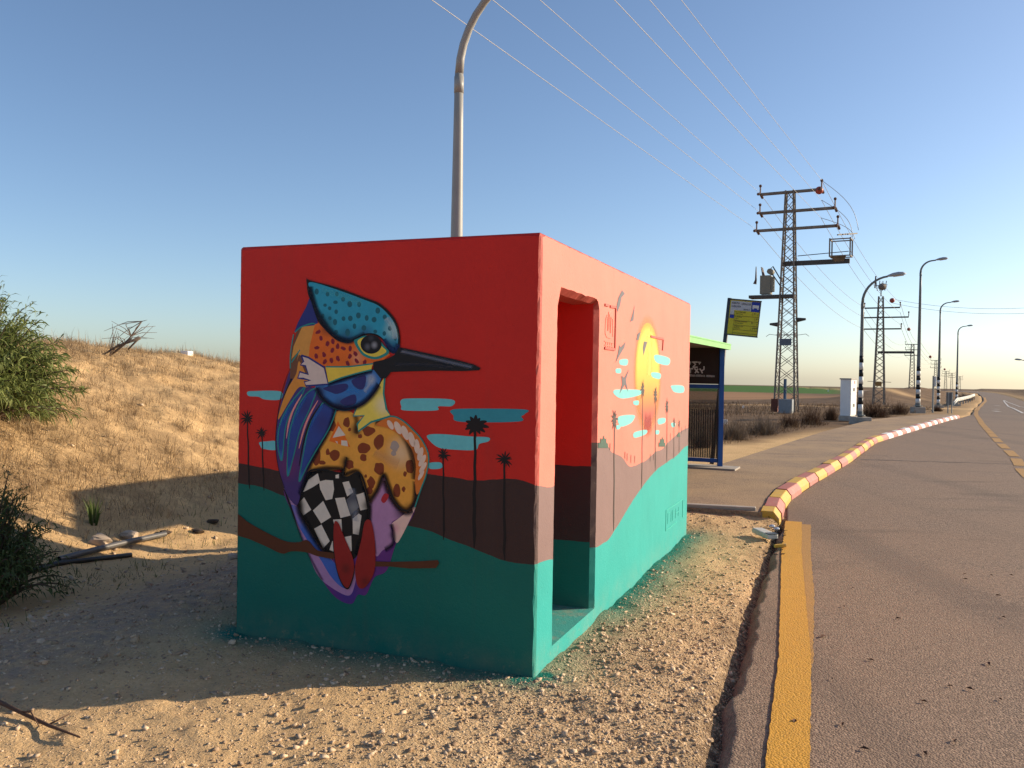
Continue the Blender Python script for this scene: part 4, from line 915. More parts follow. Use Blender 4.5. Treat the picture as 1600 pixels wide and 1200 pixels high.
f('eye_white', T1, [(645, 520), (662, 572), (702, 615), (770, 635), (830, 615), (852, 590), (820, 560), (780, 503), (700, 492)], spray('spray_eye_yellow', (0.46, 0.40, 0.06)))
f('pupil', T1, ell(742, 545, 76, 68, 0, 24), spray('spray_pupil', (0.006, 0.007, 0.010), [(fw_(T1, 765, 550), 0.030, (0.34, 0.35, 0.38), 0.9), (fw_(T1, 716, 562), 0.030, (0.20, 0.21, 0.25), 0.55), (fw_(T1, 742, 500), 0.03, (0.05, 0.055, 0.07), 0.8)]), False)
f('beak', T1, [(757, 672), (850, 652), (910, 622), (943, 568), (980, 573), (1150, 610), (1350, 655), (1480, 690), (1530, 717), (1520, 732), (1400, 738), (1200, 735), (950, 742), (885, 745), (850, 790), (810, 790), (780, 752), (757, 722)], spray('spray_beak', (0.008, 0.009, 0.012)), False)
soft('beak_shine', T1, [(950, 592), (1100, 626), (1300, 672), (1480, 712)], 0.030, FRONT, (0.16, 0.18, 0.24), 0.75, BIRD)
soft('beak_shine', T1, [(900, 690), (1100, 690), (1350, 712)], 0.03, FRONT, (0.05, 0.055, 0.075), 0.5, BIRD)
# branch and feet
f('branch', TB, [(25, 325), (100, 375), (200, 430), (280, 465), (345, 470), (390, 460), (440, 510), (520, 525), (520, 552), (440, 540), (380, 520), (310, 515), (260, 526), (180, 490), (100, 455), (25, 422)], BRANCH)
f('branch', TB, [(725, 565), (820, 568), (950, 565), (1040, 559), (1046, 575), (1030, 599), (900, 601), (800, 591), (725, 592)], BRANCH, False)
fm = spray('spray_feet', (0.30, 0.016, 0.014), [(fw_(T2, 470, 960), 0.05, (0.12, 0.012, 0.01), 0.7), (fw_(T2, 590, 1040), 0.05, (0.13, 0.012, 0.01), 0.7)])
stroke('foot_outline', T2, [[(400, 690), (395, 800), (410, 930), (440, 1032), (480, 1080), (512, 1012), (522, 940)]], 0.012, FRONT, BLK, BIRD, True)
f('foot', T2, [(400, 683), (425, 685), (460, 770), (500, 860), (520, 940), (510, 1010), (480, 1077), (440, 1030), (410, 930), (396, 800)], fm)
f('foot', T2, [(585, 678), (622, 675), (645, 790), (648, 930), (630, 1010), (580, 1077), (540, 1062), (525, 960), (540, 880), (565, 780)], fm)
# ---- the sunset on the side wall
LAY[0] = 0.001
sunm, nt, b = nodemat('spray_painted_sun'); P = pos(nt); sx = nt.nodes.new('ShaderNodeSeparateXYZ'); nt.links.new(P, sx.inputs[0])
cr = nt.nodes.new('ShaderNodeValToRGB'); zt, zl = wall_side(*TE(395, 275))[1], wall_side(*TE(395, 980))[1]
nt.links.new(rng(nt, sx.outputs[2], zl, zt), cr.inputs[0]); el = cr.color_ramp.elements
el[0].position = 0.0; el[0].color = (0.30, 0.055, 0.055, 1); el[1].position = 1.0; el[1].color = (0.66, 0.46, 0.035, 1)
for p_, c_ in [(0.14, (0.42, 0.075, 0.045, 1)), (0.3, (0.62, 0.20, 0.03, 1)), (0.5, (0.66, 0.38, 0.028, 1)), (0.75, (0.68, 0.49, 0.05, 1))]:
    e_ = el.new(p_); e_.color = c_
nt.links.new(cr.outputs[0], b.inputs['Base Color']); b.inputs['Roughness'].default_value = 0.6
bump(nt, b, noise(nt, 90, 4, 0.6, P), 0.12, 0.003)
film('painted_sun', TE, ell(393, 628, 83, 352, 0, 40), SIDE, sunm, BOX, False)
soft('sun_glow', TE, ell(393, 628, 83, 352, 0, 24), 0.16, SIDE, (0.68, 0.30, 0.10), 0.40, BOX, True)
soft('sun_glow', TE, [(370, 940), (393, 965), (418, 935)], 0.22, SIDE, (0.36, 0.06, 0.06), 0.7, BOX)
soft('sun_light', TE, [(400, 330), (408, 480), (404, 640)], 0.30, SIDE, (0.75, 0.62, 0.16), 0.7, BOX)
SAQ = spray('spray_pale_aqua', (0.17, 0.50, 0.50)); GRY = spray('spray_bird_grey', (0.13, 0.12, 0.13)); SINK = spray('spray_palm_grey', (0.075, 0.06, 0.055)); SGRN = spray('spray_shrub_green', (0.06, 0.11, 0.085))
for q in [[(205, 525), (258, 520), (255, 560), (210, 557)], [(180, 585), (213, 583), (213, 612), (182, 612)], [(443, 490), (537, 512), (530, 560), (450, 540)], [(420, 608), (478, 615), (475, 652), (425, 640)], [(555, 695), (630, 698), (634, 742), (575, 742), (552, 715)],
          [(165, 730), (200, 722), (340, 726), (340, 760), (225, 784), (170, 757)], [(298, 800), (333, 798), (330, 827), (300, 824)], [(198, 905), (300, 893), (300, 925), (270, 955), (210, 970)], [(463, 920), (510, 914), (508, 945), (465, 957)], [(303, 1010), (383, 993), (380, 1022), (305, 1047)], [(446, 998), (470, 996), (468, 1021), (447, 1022)], [(182, 965), (212, 962), (205, 986), (185, 990)], [(550, 948), (578, 946), (576, 972), (556, 974)]]:
    film('painted_cloud', TE, q, SIDE, SAQ, BOX)
for q in [[(222, 58), (240, 80), (217, 108), (208, 160), (190, 205), (185, 165), (198, 105)], [(306, 158), (298, 260), (275, 270), (292, 215)], [(347, 333), (332, 392), (317, 392), (325, 350)], [(368, 400), (390, 405), (377, 450), (365, 495), (360, 445)], [(244, 405), (237, 440), (207, 490), (178, 543), (194, 480), (203, 425), (212, 440)], [(267, 588), (247, 660), (262, 740), (240, 690), (203, 752), (221, 690), (218, 630), (236, 645)]]:
    film('painted_swallow', TE, q, SIDE, GRY, BOX, False)
for (cx, cy), rz, (ex, ey), tw in [((171, 925), 100, (462, 432), .030), ((360, 725), 85, (608, 215), .022), ((445, 765), 80, (679, 122), .022), ((523, 835), 70, (739, 78), .022), ((570, 945), 50, (775, 60), .018), ((604, 955), 45, (803, 30), .018)]:
    ca, cz = wall_side(*TE(cx, cy)); _a, cz2 = wall_side(*TE(cx, cy - rz)); ea, ez = wall_side(*TD(ex, ey))
    palm('painted_palm', SIDE, ca, cz, (cz2 - cz) * 0.95, ea, ez, SINK, int(cx), BOX, tw * .8, 0.9)
for cx, cy, rx, ry in [(93, 1072, 33, 42), (488, 1072, 22, 34), (600, 1022, 10, 18)]:
    film('painted_shrub', TE, [(cx - rx, cy + ry), (cx - rx * .95, cy + .1 * ry), (cx - rx * .6, cy + .3 * ry), (cx - rx * .45, cy - .6 * ry), (cx - .1 * rx, cy - .3 * ry), (cx + .15 * rx, cy - ry), (cx + .35 * rx, cy - .4 * ry), (cx + .65 * rx, cy - .55 * ry), (cx + .7 * rx, cy + .2 * ry), (cx + rx, cy + .3 * ry), (cx + rx, cy + ry)], SIDE, SGRN, BOX, False)
stroke('painted_reeds', TE, [[(x, y), (x + 1, y - h)] for x, y, h in [(140, 1128, 45), (240, 1185, 45), (255, 1200, 50), (280, 1215, 55), (305, 1215, 50), (410, 1205, 50), (433, 1195, 40), (545, 1060, 45), (620, 1020, 45), (645, 1005, 40)]], 0.012, SIDE, SINK, BOX, False, False, False)
# cast plates: raised lines in the wall; the red ones darkened as painted recess shadow
PLT = spray('plate_line_shade', (0.55, 0.115, 0.085)); PLT2 = spray('plate_line_turquoise', (0.04, 0.40, 0.33))
def plate(name, lines, w, M_, deep=0.006):
    mb = MB(); 
    for pts in lines:
        q = [wall_side(*p) for p in pts]
        for (a0, z0_), (a1, z1_) in zip(q[:-1], q[1:]):
            A_ = SIDE['O'] + SIDE['e'] * a0 + np.array([0, 0, z0_]); B_ = SIDE['O'] + SIDE['e'] * a1 + np.array([0, 0, z1_])
            if np.linalg.norm(B_ - A_) > 1e-4: mb.bar(A_, B_, deep * 2, w, 0, tuple(np.cross((B_ - A_) / np.linalg.norm(B_ - A_), SIDE['n'])))
    return mb.build(name, M_, BOX)
c_ = lambda X, Y: TE(X, Y)
plate('cast_plate', [[c_(105, 155), c_(128, 160)], [c_(140, 166), c_(178, 172)], [c_(178, 172), c_(172, 455)], [c_(172, 455), c_(103, 445)]], 0.016, PLT, 0.008)
plate('plate_emblem', [[c_(108, 340), c_(112, 250), c_(122, 225), c_(126, 330)], [c_(130, 330), c_(132, 205), c_(140, 230), c_(142, 345)], [c_(146, 345), c_(148, 240), c_(158, 250), c_(160, 370)], [c_(108, 345), c_(118, 370), c_(140, 378), c_(158, 376)], [c_(103, 400), c_(165, 410)], [c_(103, 425), c_(165, 435)], [c_(112, 400), c_(112, 440)], [c_(125, 402), c_(125, 442)], [c_(140, 404), c_(140, 446)], [c_(153, 408), c_(153, 448)]], 0.008, spray('plate_emblem_paint', (0.68, 0.20, 0.14)), 0.003)
plate('cast_plate', [[c_(412, 367), c_(497, 384)], [c_(497, 384), c_(491, 460)]], 0.018, PLT, 0.008)
d_ = lambda X, Y: TD(X, Y)
plate('cast_plate', [[d_(735, 325), d_(822, 268)], [d_(822, 268), d_(820, 360)], [d_(735, 325), d_(733, 430)], [d_(733, 430), d_(790, 385)]], 0.010, PLT2, 0.004)
plate('plate_lettering', [[d_(745, 340), d_(743, 395)], [d_(745, 340), d_(757, 333)], [d_(762, 330), d_(760, 385)], [d_(770, 325), d_(768, 378)], [d_(770, 325), d_(780, 318)], [d_(786, 315), d_(784, 365)], [d_(786, 340), d_(800, 330)], [d_(800, 306), d_(798, 355)]], 0.008, PLT2, 0.003)
# ------------------------------------------------------------------ bus shelter beyond the box
STEEL = mat('galvanised_steel', (0.30, 0.30, 0.28), 0.5, 0.15, 5.0, metal=0.35, bmp=0.1)
BLUE = mat('blue_frame_paint', (0.015, 0.09, 0.33), 0.45, 0.12, 6.0)
LIME = mat('pale_green_roof_paint', (0.21, 0.47, 0.16), 0.5, 0.08, 4.0)
DARK = mat('dark_panel', (0.022, 0.019, 0.017), 0.5, 0.15, 8.0)
SOFF = mat('roof_underside', (0.22, 0.17, 0.13), 0.8, 0.15, 6.0)
WLET = mat('white_lettering', (0.6, 0.6, 0.58), 0.6, 0.05)
BLKP = mat('black_paint', (0.012, 0.012, 0.013), 0.5, 0.2, 6.0); WHITEP = mat('white_pole_paint', (0.66, 0.65, 0.62), 0.6, 0.12, 6.0)
br_ = np.array([0.41, 0.912, 0]); bl_ = np.array([-0.912, 0.41, 0]); up_ = np.array([0, 0, 1.0])
PF = gnd(1124.5, 731, PZ)
zt_ = at(1125, 545.5, PF[1])[2]
def BS(a, l, z): return PF + br_ * a + bl_ * l + up_ * (z - PF[2])
LEN, DEP = 4.2, 1.35
BUS = thing('bus_shelter', PF, 'blue framed bus shelter with pale green roof edge, partly behind the painted box', 'bus shelter')
for a_, l_ in ((0, 0), (0, DEP), (-LEN, 0), (-LEN, DEP)):
    MB().bar(BS(a_, l_, PZ), BS(a_, l_, zt_), 0.075, 0.075).build('post', BLUE, BUS)
fz0, fz1 = zt_ - 0.005, zt_ + 0.085
mb = MB(); mb.box(BS(-LEN / 2, DEP / 2, zt_ + 0.05), (LEN + 0.16, DEP + 0.2, 0.05), (br_, bl_, up_)); mb.build('roof', SOFF, BUS)
for c_, sz in ((BS(-LEN / 2, -0.115, zt_ + .04), (LEN + 0.22, 0.02, 0.095)), (BS(-LEN / 2, DEP + 0.115, zt_ + .04), (LEN + 0.22, 0.02, 0.095)), (BS(0.10, DEP / 2, zt_ + .04), (0.02, DEP + .2, 0.095)), (BS(-LEN - .10, DEP / 2, zt_ + .04), (0.02, DEP + .2, 0.095))):
    MB().box(c_, sz, (br_, bl_, up_)).build('fascia', LIME, BUS)
MB().box(BS(-LEN / 2, -0.127, zt_ + .072), (LEN + 0.22, 0.006, 0.012), (br_, bl_, up_)).build('fascia_lip', mat('green_lip', (0.16, 0.42, 0.13), 0.5), BUS)
zm = at(1120, 604, PF[1])[2]; zbot = at(1120, 720, PF[1])[2]
MB().box(BS(0, DEP / 2, (zm + .04 + zt_ + .02) / 2), (0.03, DEP - .08, zt_ - zm - .02), (br_, bl_, up_)).build('end_panel', DARK, BUS)
MB().bar(BS(0, 0.035, zm), BS(0, DEP - .035, zm), 0.05, 0.065).build('rail', BLUE, BUS)
MB().bar(BS(0, 0.035, zbot), BS(0, DEP - .035, zbot), 0.05, 0.06).build('rail', BLUE, BUS)
PERF, nt, b = nodemat('perforated_sheet')
b.inputs['Base Color'].default_value = (0.035, 0.03, 0.027, 1); b.inputs['Roughness'].default_value = 0.6
tc = nt.nodes.new('ShaderNodeTexCoord'); 
tr_ = nt.nodes.new('ShaderNodeBsdfTransparent'); mx = nt.nodes.new('ShaderNodeMixShader'); mx.inputs[0].default_value = 0.45
ou = [n for n in nt.nodes if n.type == 'OUTPUT_MATERIAL'][0]
nt.links.new(tr_.outputs[0], mx.inputs[1]); nt.links.new(b.outputs[0], mx.inputs[2]); nt.links.new(mx.outputs[0], ou.inputs[0])
MB().box(BS(0, DEP / 2, (zbot + zm) / 2), (0.006, DEP - .08, zm - zbot - .07), (br_, bl_, up_)).build('perforated_screen', PERF, BUS)
zs_ = at(1110, 640, PF[1])[2]
for i in range(34):
    l_ = 0.06 + (DEP - 0.12) * i / 33
    MB().bar(BS(0.03, l_, zbot + .04), BS(0.03, l_, zs_), 0.012, 0.012).build('slat', DARK, BUS)
MB().box(BS(-LEN / 2, DEP, (zbot + zm) / 2 + .3), (LEN - .1, 0.02, zm - zbot + .55), (br_, bl_, up_)).build('back_panel', DARK, BUS)
MB().box(BS(-LEN / 2, DEP - .28, PZ + .45), (LEN - .6, 0.4, 0.04), (br_, bl_, up_)).build('bench_seat', STEEL, BUS)
for a_ in (-LEN + .6, -LEN / 2, -.6): MB().bar(BS(a_, DEP - .28, PZ), BS(a_, DEP - .28, PZ + .43), 0.05).build('bench_leg', STEEL, BUS)
# emblem and lettering on the end panel
PN = dict(O=BS(-0.016, 0, 0) * np.array([1, 1, 0]), e=bl_, n=-br_)
def _pf(px, py):
    d = ray(px, py); t = ((PN['O'] - CAMP) @ br_) / (d @ br_); P = CAMP + d * t; return (P - PN['O']) @ bl_, P[2]
PN['f'] = _pf; LAY[0] = 0.001; TL_ = T(1060, 500, 10)
stroke('emblem', TL_, [[(100, 660), (200, 660), (180, 692)], [(215, 658), (300, 658)], [(238, 664), (268, 692), (228, 735)], [(222, 738), (302, 738)], [(308, 660), (346, 660), (322, 692)], [(120, 762), (232, 760)], [(186, 762), (186, 828)], [(250, 755), (316, 826)], [(306, 760), (260, 830)], [(332, 760), (356, 790), (376, 832)], [(400, 722), (400, 772), (352, 800)]], 0.022, PN, WLET, BUS, False, False, False)
tick = []
for x0, x1 in ((60, 145), (160, 265), (280, 425), (440, 570)):
    x = x0
    while x < x1: tick.append([(x, 852 + 0.03 * (x - 160)), (x + random.choice([0, 0, 3]), 882 + 0.03 * (x - 160))]); x += random.choice([7, 9, 12])
    tick.append([(x0, 853 + 0.03 * (x0 - 160)), ((x0 + x1) / 2, 853 + 0.03 * (x0 + 40 - 160))])
stroke('lettering', TL_, tick, 0.0045, PN, WLET, BUS, False, False, False)
MB().box(BS(-.1, .35, PZ + .012), (0.5, 1.3, 0.03), (br_, bl_, up_)).build('foot_slab', CONC, BUS)

# ------------------------------------------------------------------ bus stop sign
SGN = thing('bus_stop_sign', gnd(1112, 725, PZ) * np.array([1, 1, 1]), 'leaning bus stop sign with yellow route board and blue bus symbol above shelter roof', 'sign')
YS = PF[1] + 0.6
c4 = [at(1141.5, 467.5, YS), at(1189, 471.5, YS - 0.1), at(1182.5, 527, YS - 0.1), at(1135.5, 522.5, YS)]
def SQ(s, t, off=0.0):
    p = (c4[0] * (1 - s) + c4[1] * s) * (1 - t) + (c4[3] * (1 - s) + c4[2] * s) * t
    n = np.cross(c4[1] - c4[0], c4[3] - c4[0]); n /= np.linalg.norm(n)
    if n[1] > 0: n = -n
    return p + n * off
def sq(name, s0, s1, t0, t1, off, M_, par):
    return MB().add([SQ(s0, t0, off), SQ(s1, t0, off), SQ(s1, t1, off), SQ(s0, t1, off), SQ(s0, t0, off - .003), SQ(s1, t0, off - .003), SQ(s1, t1, off - .003), SQ(s0, t1, off - .003)], [(0, 1, 2, 3), (7, 6, 5, 4), (0, 4, 5, 1), (1, 5, 6, 2), (2, 6, 7, 3), (3, 7, 4, 0)]).build(name, M_, par)
SYEL = mat('sign_yellow', (0.52, 0.46, 0.022), 0.5, 0.05); SGRY = mat('sign_pale_grey', (0.42, 0.44, 0.47), 0.5, 0.05); SBLU = mat('sign_blue', (0.012, 0.035, 0.30), 0.5, 0.08); SFRM = mat('sign_frame', (0.05, 0.055, 0.06), 0.5, 0.1); SINKM = mat('sign_ink', (0.03, 0.03, 0.03), 0.6, 0.05)
lean = (c4[3] - c4[0]); lean /= np.linalg.norm(lean); p0_ = SQ(-0.03, -0.03); foot = p0_ + lean * ((p0_[2] - PZ) / -lean[2])
MB().tube([p0_, foot], 0.036, 10).build('pole', SFRM, SGN, True)
BRD = sq('board', 0, 1, 0, 1, 0.03, SYEL, SGN)
sq('header', 0.03, 0.70, 0.04, 0.30, 0.034, SGRY, SGN); hb = sq('bus_symbol_field', 0.71, 0.98, 0.03, 0.31, 0.034, SBLU, SGN)
sq('side_field', 0.03, 0.16, 0.30, 0.42, 0.034, SGRY, SGN); sq('side_mark', 0.03, 0.17, 0.43, 0.53, 0.035, SBLU, SGN)
mb = MB()
for s0, s1, t0, t1 in ((0.74, 0.95, 0.12, 0.205), (0.745, 0.79, 0.2, 0.235), (0.90, 0.945, 0.2, 0.235)): mb.add([SQ(s0, t0, .038), SQ(s1, t0, .038), SQ(s1, t1, .038), SQ(s0, t1, .038)], [(0, 1, 2, 3)])
mb.build('bus_symbol', WLET, SGN)
mb = MB()
for t_ in (0.0, 1.0): mb.bar(SQ(-.02, t_, .032), SQ(1.02, t_, .032), 0.03, 0.02)
mb.bar(SQ(1.0, 0, .032), SQ(1.0, 1, .032), 0.012, 0.012); mb.build('frame', SFRM, SGN)
mb = MB()
def words(s0, s1, t, h, gap=0.022):
    s_ = s0
    while s_ < s1:
        w = random.uniform(0.004, 0.009); mb.add([SQ(s_, t, .0385), SQ(s_ + w, t, .0385), SQ(s_ + w, t + h, .0385), SQ(s_, t + h, .0385)], [(0, 1, 2, 3)])
        if random.random() < .6: mb.add([SQ(s_, t, .0386), SQ(s_ + gap * .8, t, .0386), SQ(s_ + gap * .8, t + h * .25, .0386), SQ(s_, t + h * .25, .0386)], [(0, 1, 2, 3)])
        s_ += gap
words(.06, .32, .08, .05); words(.38, .68, .09, .05); words(.06, .35, .17, .05); words(.46, .66, .25, .04)
for t_, a1, n_ in ((.36, .55, .20), (.50, .42, .12), (.62, .60, .20), (.76, .50, .20)):
    words(.22, a1, t_ - .03, .035); words(.22, a1 - .1, t_ + .025, .03); words(.96 - n_, .95, t_ - .01, .07, .06)
for t_ in (.45, .585, .71, .84, .93): mb.add([SQ(.19, t_, .0385), SQ(.98, t_, .0385), SQ(.98, t_ + .008, .0385), SQ(.19, t_ + .008, .0385)], [(0, 1, 2, 3)])
mb.add([SQ(.18, .32, .0385), SQ(.187, .32, .0385), SQ(.187, .98, .0385), SQ(.18, .98, .0385)], [(0, 1, 2, 3)])
mb.build('lettering', SINKM, SGN)

# ------------------------------------------------------------------ street lamps
LAMPM = mat('lamp_pole_paint', (0.15, 0.165, 0.16), 0.5, 0.12, 3.0, metal=0.0); LAMPL = mat('lamp_pole_pale', (0.29, 0.29, 0.27), 0.45, 0.08, 3.0, metal=0.0)
LENS = mat('lamp_lens', (0.55, 0.56, 0.56), 0.3, 0.05)
def lamp(base, H, R, arm, adir, r0, r1, label, pm, bands=True, head=0.6, block=0.55, lean=0.0):
    base = np.array(base, float); ad = np.array([*adir, 0.0]); ad /= np.linalg.norm(ad)
    L = thing('street_lamp', base, label, 'street lamp', 'street lamps along the road')
    zj = base[2] + H - R
    n = 8; P_ = [base + up_ * (0.15 + (H - R - .15) * i / n) for i in range(n + 1)]
    rad = [r0 + (r1 - r0) * i / n for i in range(n + 1)]
    MB().tube(P_, rad, 14).build('pole', pm, L, True)
    arc = [base + up_ * (H - R) + ad * R * (1 - math.cos(t)) + up_ * R * math.sin(t) for t in np.linspace(0, math.radians(84), 10)]
    d = ad * math.cos(math.radians(6)) + up_ * math.sin(math.radians(6))
    arc.append(arc[-1] + d * arm)
    MB().tube(arc, [r1 * 0.98 - (r1 * .3) * i / (len(arc) - 1) for i in range(len(arc))], 12).build('arm', pm, L, True)
    MB().lathe([(r1 * 1.12, -.09), (r1 * 1.12, .09)], base + up_ * (H - R - .12), 14).build('sleeve', pm, L, True)
    hp = arc[-1]; sx = np.cross(d, up_)
    mb = MB(); 
    prof = [(0, .05), (.08, .075), (.3, .13), (.6, .15), (.85, .12), (1.0, .03)]
    vs, fs = [], []; sg = 12
    for s_, w in prof:
        for k in range(sg):
            t = 2 * math.pi * k / sg; yy = math.sin(t); vs.append(hp + d * (head * s_ - .03) + sx * w * math.cos(t) + np.cross(sx, d) * (w * .75 * yy if yy > 0 else w * .25 * yy))
    fs = [(i * sg + k, i * sg + (k + 1) % sg, (i + 1) * sg + (k + 1) % sg, (i + 1) * sg + k) for i in range(len(prof) - 1) for k in range(sg)] + [tuple(range(sg))[::-1], tuple((len(prof) - 1) * sg + k for k in range(sg))]
    hd = mb.add(vs, fs).build('lamp_head', mat('lamp_head_grey', (0.34, 0.35, 0.36), 0.45, 0.08, 5.0), L, True)
    MB().box(hp + d * head * .55 - np.cross(sx, d) * 0.035, (head * .55, .16, .02), (d, sx, np.cross(sx, d))).build('lens', LENS, L)
    if bands:
        for i in range(8):
            z0 = 0.38 + i * 0.25; k0 = z0 / H; rr = r0 + (r1 - r0) * (z0 / (H - R))
            MB().lathe([(rr + .006, 0), (rr + .004, .25)], base + up_ * z0, 14).build('band', WHITEP if i % 2 == 0 else BLKP, L, True)
    bevelmod(MB().box(base + up_ * 0.0, (block * .85, block * .85, 0.36), None).build('base_block', CONC, L), .02)
    MB().lathe([(r0 * 2.0, 0), (r0 * 2.0, .03), (r0 * 1.15, .04), (r0 * 1.1, .16)], base + up_ * .22, 12).build('base_plate', pm, L)
    return L
rn = (0.87, -0.49)
lb = at(714.5, 400, 9.42); lamp((lb[0] - .01, 9.42, tz(lb[0], 9.42)), 5.85 - tz(lb[0], 9.42), 1.0, 0.35, rn, 0.098, 0.048, 'tall pale grey street lamp standing right behind the painted shelter', LAMPL, False)
b2 = gnd(1344, 657, 0.12); lamp(b2 - up_ * .05, 5.2, 0.92, 0.0, rn, 0.085, 0.05, 'short striped street lamp beside the white utility cabinet', LAMPM, True, 0.62, 0.7)
for px, pt, pb, Y, nm in ((1434, 408, 641, 46.5, 'tallest looking striped street lamp, next beyond the cabinet'), (1466, 473, 637, 66, 'striped street lamp behind the slim white board post'), (1494.5, 510, 634, 86, 'farthest striped street lamp, by the white guard rail')):
    b_ = at(px, pb, Y); tp = at(px, pt, Y); lamp(b_, tp[2] - b_[2], 0.6, 0.2, rn, 0.12, 0.055, nm, LAMPM, True, 0.62, 0.7)
b_ = at(1612, 640, 70); lamp((b_[0], 70, tz(b_[0], 70)), at(1600, 563, 70)[2] - tz(b_[0], 70), 0.6, 0.2, (-0.87, 0.49), 0.1, 0.05, 'far street lamp whose head just enters at the right edge', LAMPM, False, 0.6)

# ------------------------------------------------------------------ power line
PYL = mat('weathered_pylon_steel', (0.17, 0.145, 0.12), 0.7, 0.3, 2.5, metal=0.2, col2=(0.27, 0.23, 0.19)); PYD = mat('dark_steel', (0.06, 0.055, 0.05), 0.6, 0.2, 3.0)
INS = mat('insulator_brown', (0.10, 0.045, 0.03), 0.35, 0.1); RUST = mat('rust', (0.16, 0.05, 0.03), 0.8, 0.3, 4.0)
TRG = mat('transformer_grey', (0.20, 0.19, 0.15), 0.6, 0.12, 5.0)
ld = np.array([0.485, 0.875, 0]); la = np.array([0.875, -0.485, 0])
UB = MB().box((0, 0, 0), (1, 1, 1)).mesh('brace_bar', PYL)
def barobj(name, a, b, w, par, me=UB):
    a = np.array(a); b = np.array(b); d = b - a; L_ = np.linalg.norm(d); d = d / L_
    ref = np.array([0, 0, 1.0]) if abs(d[2]) < .95 else np.array([1.0, 0, 0]); s_ = np.cross(d, ref); s_ /= np.linalg.norm(s_); t_ = np.cross(s_, d)
    o = bpy.data.objects.new(name, me); COL.objects.link(o)
    M4 = Matrix.Identity(4); c = (a + b) / 2
    for i in range(3): M4[i][0] = d[i] * L_; M4[i][1] = s_[i] * w; M4[i][2] = t_[i] * w; M4[i][3] = c[i]
    o.parent = par; o.matrix_parent_inverse = Matrix.Translation(par.location).inverted(); o.matrix_basis = M4
    return o
def pylon(base, H, arms, label, detail=True, wb=0.95, wt=0.36, skew=0.0):
    base = np.array(base, float); Pn = thing('power_pylon', base, label, 'pylon', 'pylons of the power line')
    hw = lambda z: (wb + (wt - wb) * (z / H)) / 2
    cr_ = lambda z, i, j: base + la * hw(z) * i + ld * hw(z) * j + up_ * z
    for i in (-1, 1):
        for j in (-1, 1): MB().bar(cr_(0, i, j), cr_(H, i, j), 0.065 if detail else 0.085).build('leg', PYL, Pn)
    zz = [0.0]
    while zz[-1] < H - 0.45: zz.append(zz[-1] + max(0.5, 1.55 * hw(zz[-1])))
    zz[-1] = H
    faces = [((-1, -1), (1, -1)), ((1, -1), (1, 1)), ((1, 1), (-1, 1)), ((-1, 1), (-1, -1))]
    lat = MB()
    for k in range(len(zz) - 1):
        for (a, b_) in faces:
            for p, q in ((a, b_), (b_, a)):
                if detail: barobj('brace', cr_(zz[k], *p), cr_(zz[k + 1], *q), 0.025, Pn)
                else: lat.bar(cr_(zz[k], *p), cr_(zz[k + 1], *q), 0.032)
    if not detail: lat.build('lattice', PYL, Pn)
    ends = []
    for (z, l, r) in arms:
        arm = MB(); j = hw(z)
        for s_ in (-1, 1): arm.bar(base + up_ * z - la * l + ld * j * s_ * .35, base + up_ * z + la * r + ld * j * s_ * .35, 0.075 if detail else .09, 0.11)
        A_ = arm.build('crossarm', PYD if not detail else PYL, Pn)
        for x_, o_ in ((-l, -1), (r, 1)):
            e = base + up_ * z + la * x_
            st = MB().tube([e + up_ * .05, e + up_ * .38], 0.035, 6); st.sphere(e + up_ * .42, 0.075, 8, 6); st.build('insulator', INS, Pn)
            if detail:
                mb = MB()
                for sgn in (-1, 1):
                    for q in range(3): mb.sphere(e + ld * sgn * (0.18 + .13 * q) - up_ * (.03 * q), 0.07, 8, 6)
                mb.build('strain_insulator', INS, Pn)
            ends.append((e if o_ < 0 else base + up_ * z + la * min(r, arms[0][2])) + up_ * (.42 if o_ > 0 else .06))
    return Pn, ends
Y1 = 41.2; p1b = at(1228, 643, Y1); pz1 = lambda py: at(1228, py, Y1)[2] - p1b[2]
H1 = pz1(298); k1 = Y1 / F_PX
P1, E1 = pylon(p1b, H1, [(pz1(300), 39 * k1 / .85, 42 * k1 / .9), (pz1(330), 39 * k1 / .85, 60 * k1 / .9), (pz1(357.5), 43 * k1 / .85, 64 * k1 / .9)], 'nearest lattice power pylon with transformer and platform arms')
# platform, transformer, switch arm
ap = lambda px, py, dy=0: at(px, py, Y1 + dy)
tpl = p1b + up_ * pz1(463)
MB().box(tpl - la * .75, (2.1, .7, .14), (la, ld, up_)).build('platform', PYD, P1)
tc_ = tpl - la * 1.05 + up_ * .1
TRF = MB().box(tc_ + up_ * .48, (.5, .45, .9), (la, ld, up_)).build('transformer', TRG, P1)
for i in range(7): MB().box(tc_ + la * .31 + ld * (-.18 + .06 * i) + up_ * .5, (.12, .02, .7), (la, ld, up_)).build('cooling_fin', TRG, TRF)
mb = MB(); mb.tube([tc_ + la * .2 + up_ * 1.12 - ld * .2, tc_ + la * .2 + up_ * 1.12 + ld * .3], .14, 10); mb.build('expansion_tank', TRG, TRF)
for i in range(3): MB().tube([tc_ - la * .12 + ld * (-.15 + .15 * i) + up_ * .9, tc_ - la * (.22) + ld * (-.15 + .15 * i) + up_ * 1.35], [.045, .02], 7).build('bushing', INS, TRF)
MB().tube([tc_ - la * .55 + up_ * .55, tc_ - la * .5 + up_ * .75, tc_ - la * .5 + up_ * 1.4], [.09, .05, .02], 7).build('lightning_arrester', INS, TRF)
sa = p1b + up_ * pz1(412)
MB().box(sa + la * 1.2, (3.1, .14, .22), (la, ld, up_)).build('switch_arm', PYD, P1)
MB().tube([sa + la * .4 + up_ * .35, sa + la * 2.7 + up_ * .45], .02, 5).build('switch_rod', PYD, P1)
sw = sa + la * 2.35 + up_ * .5
mb = MB()
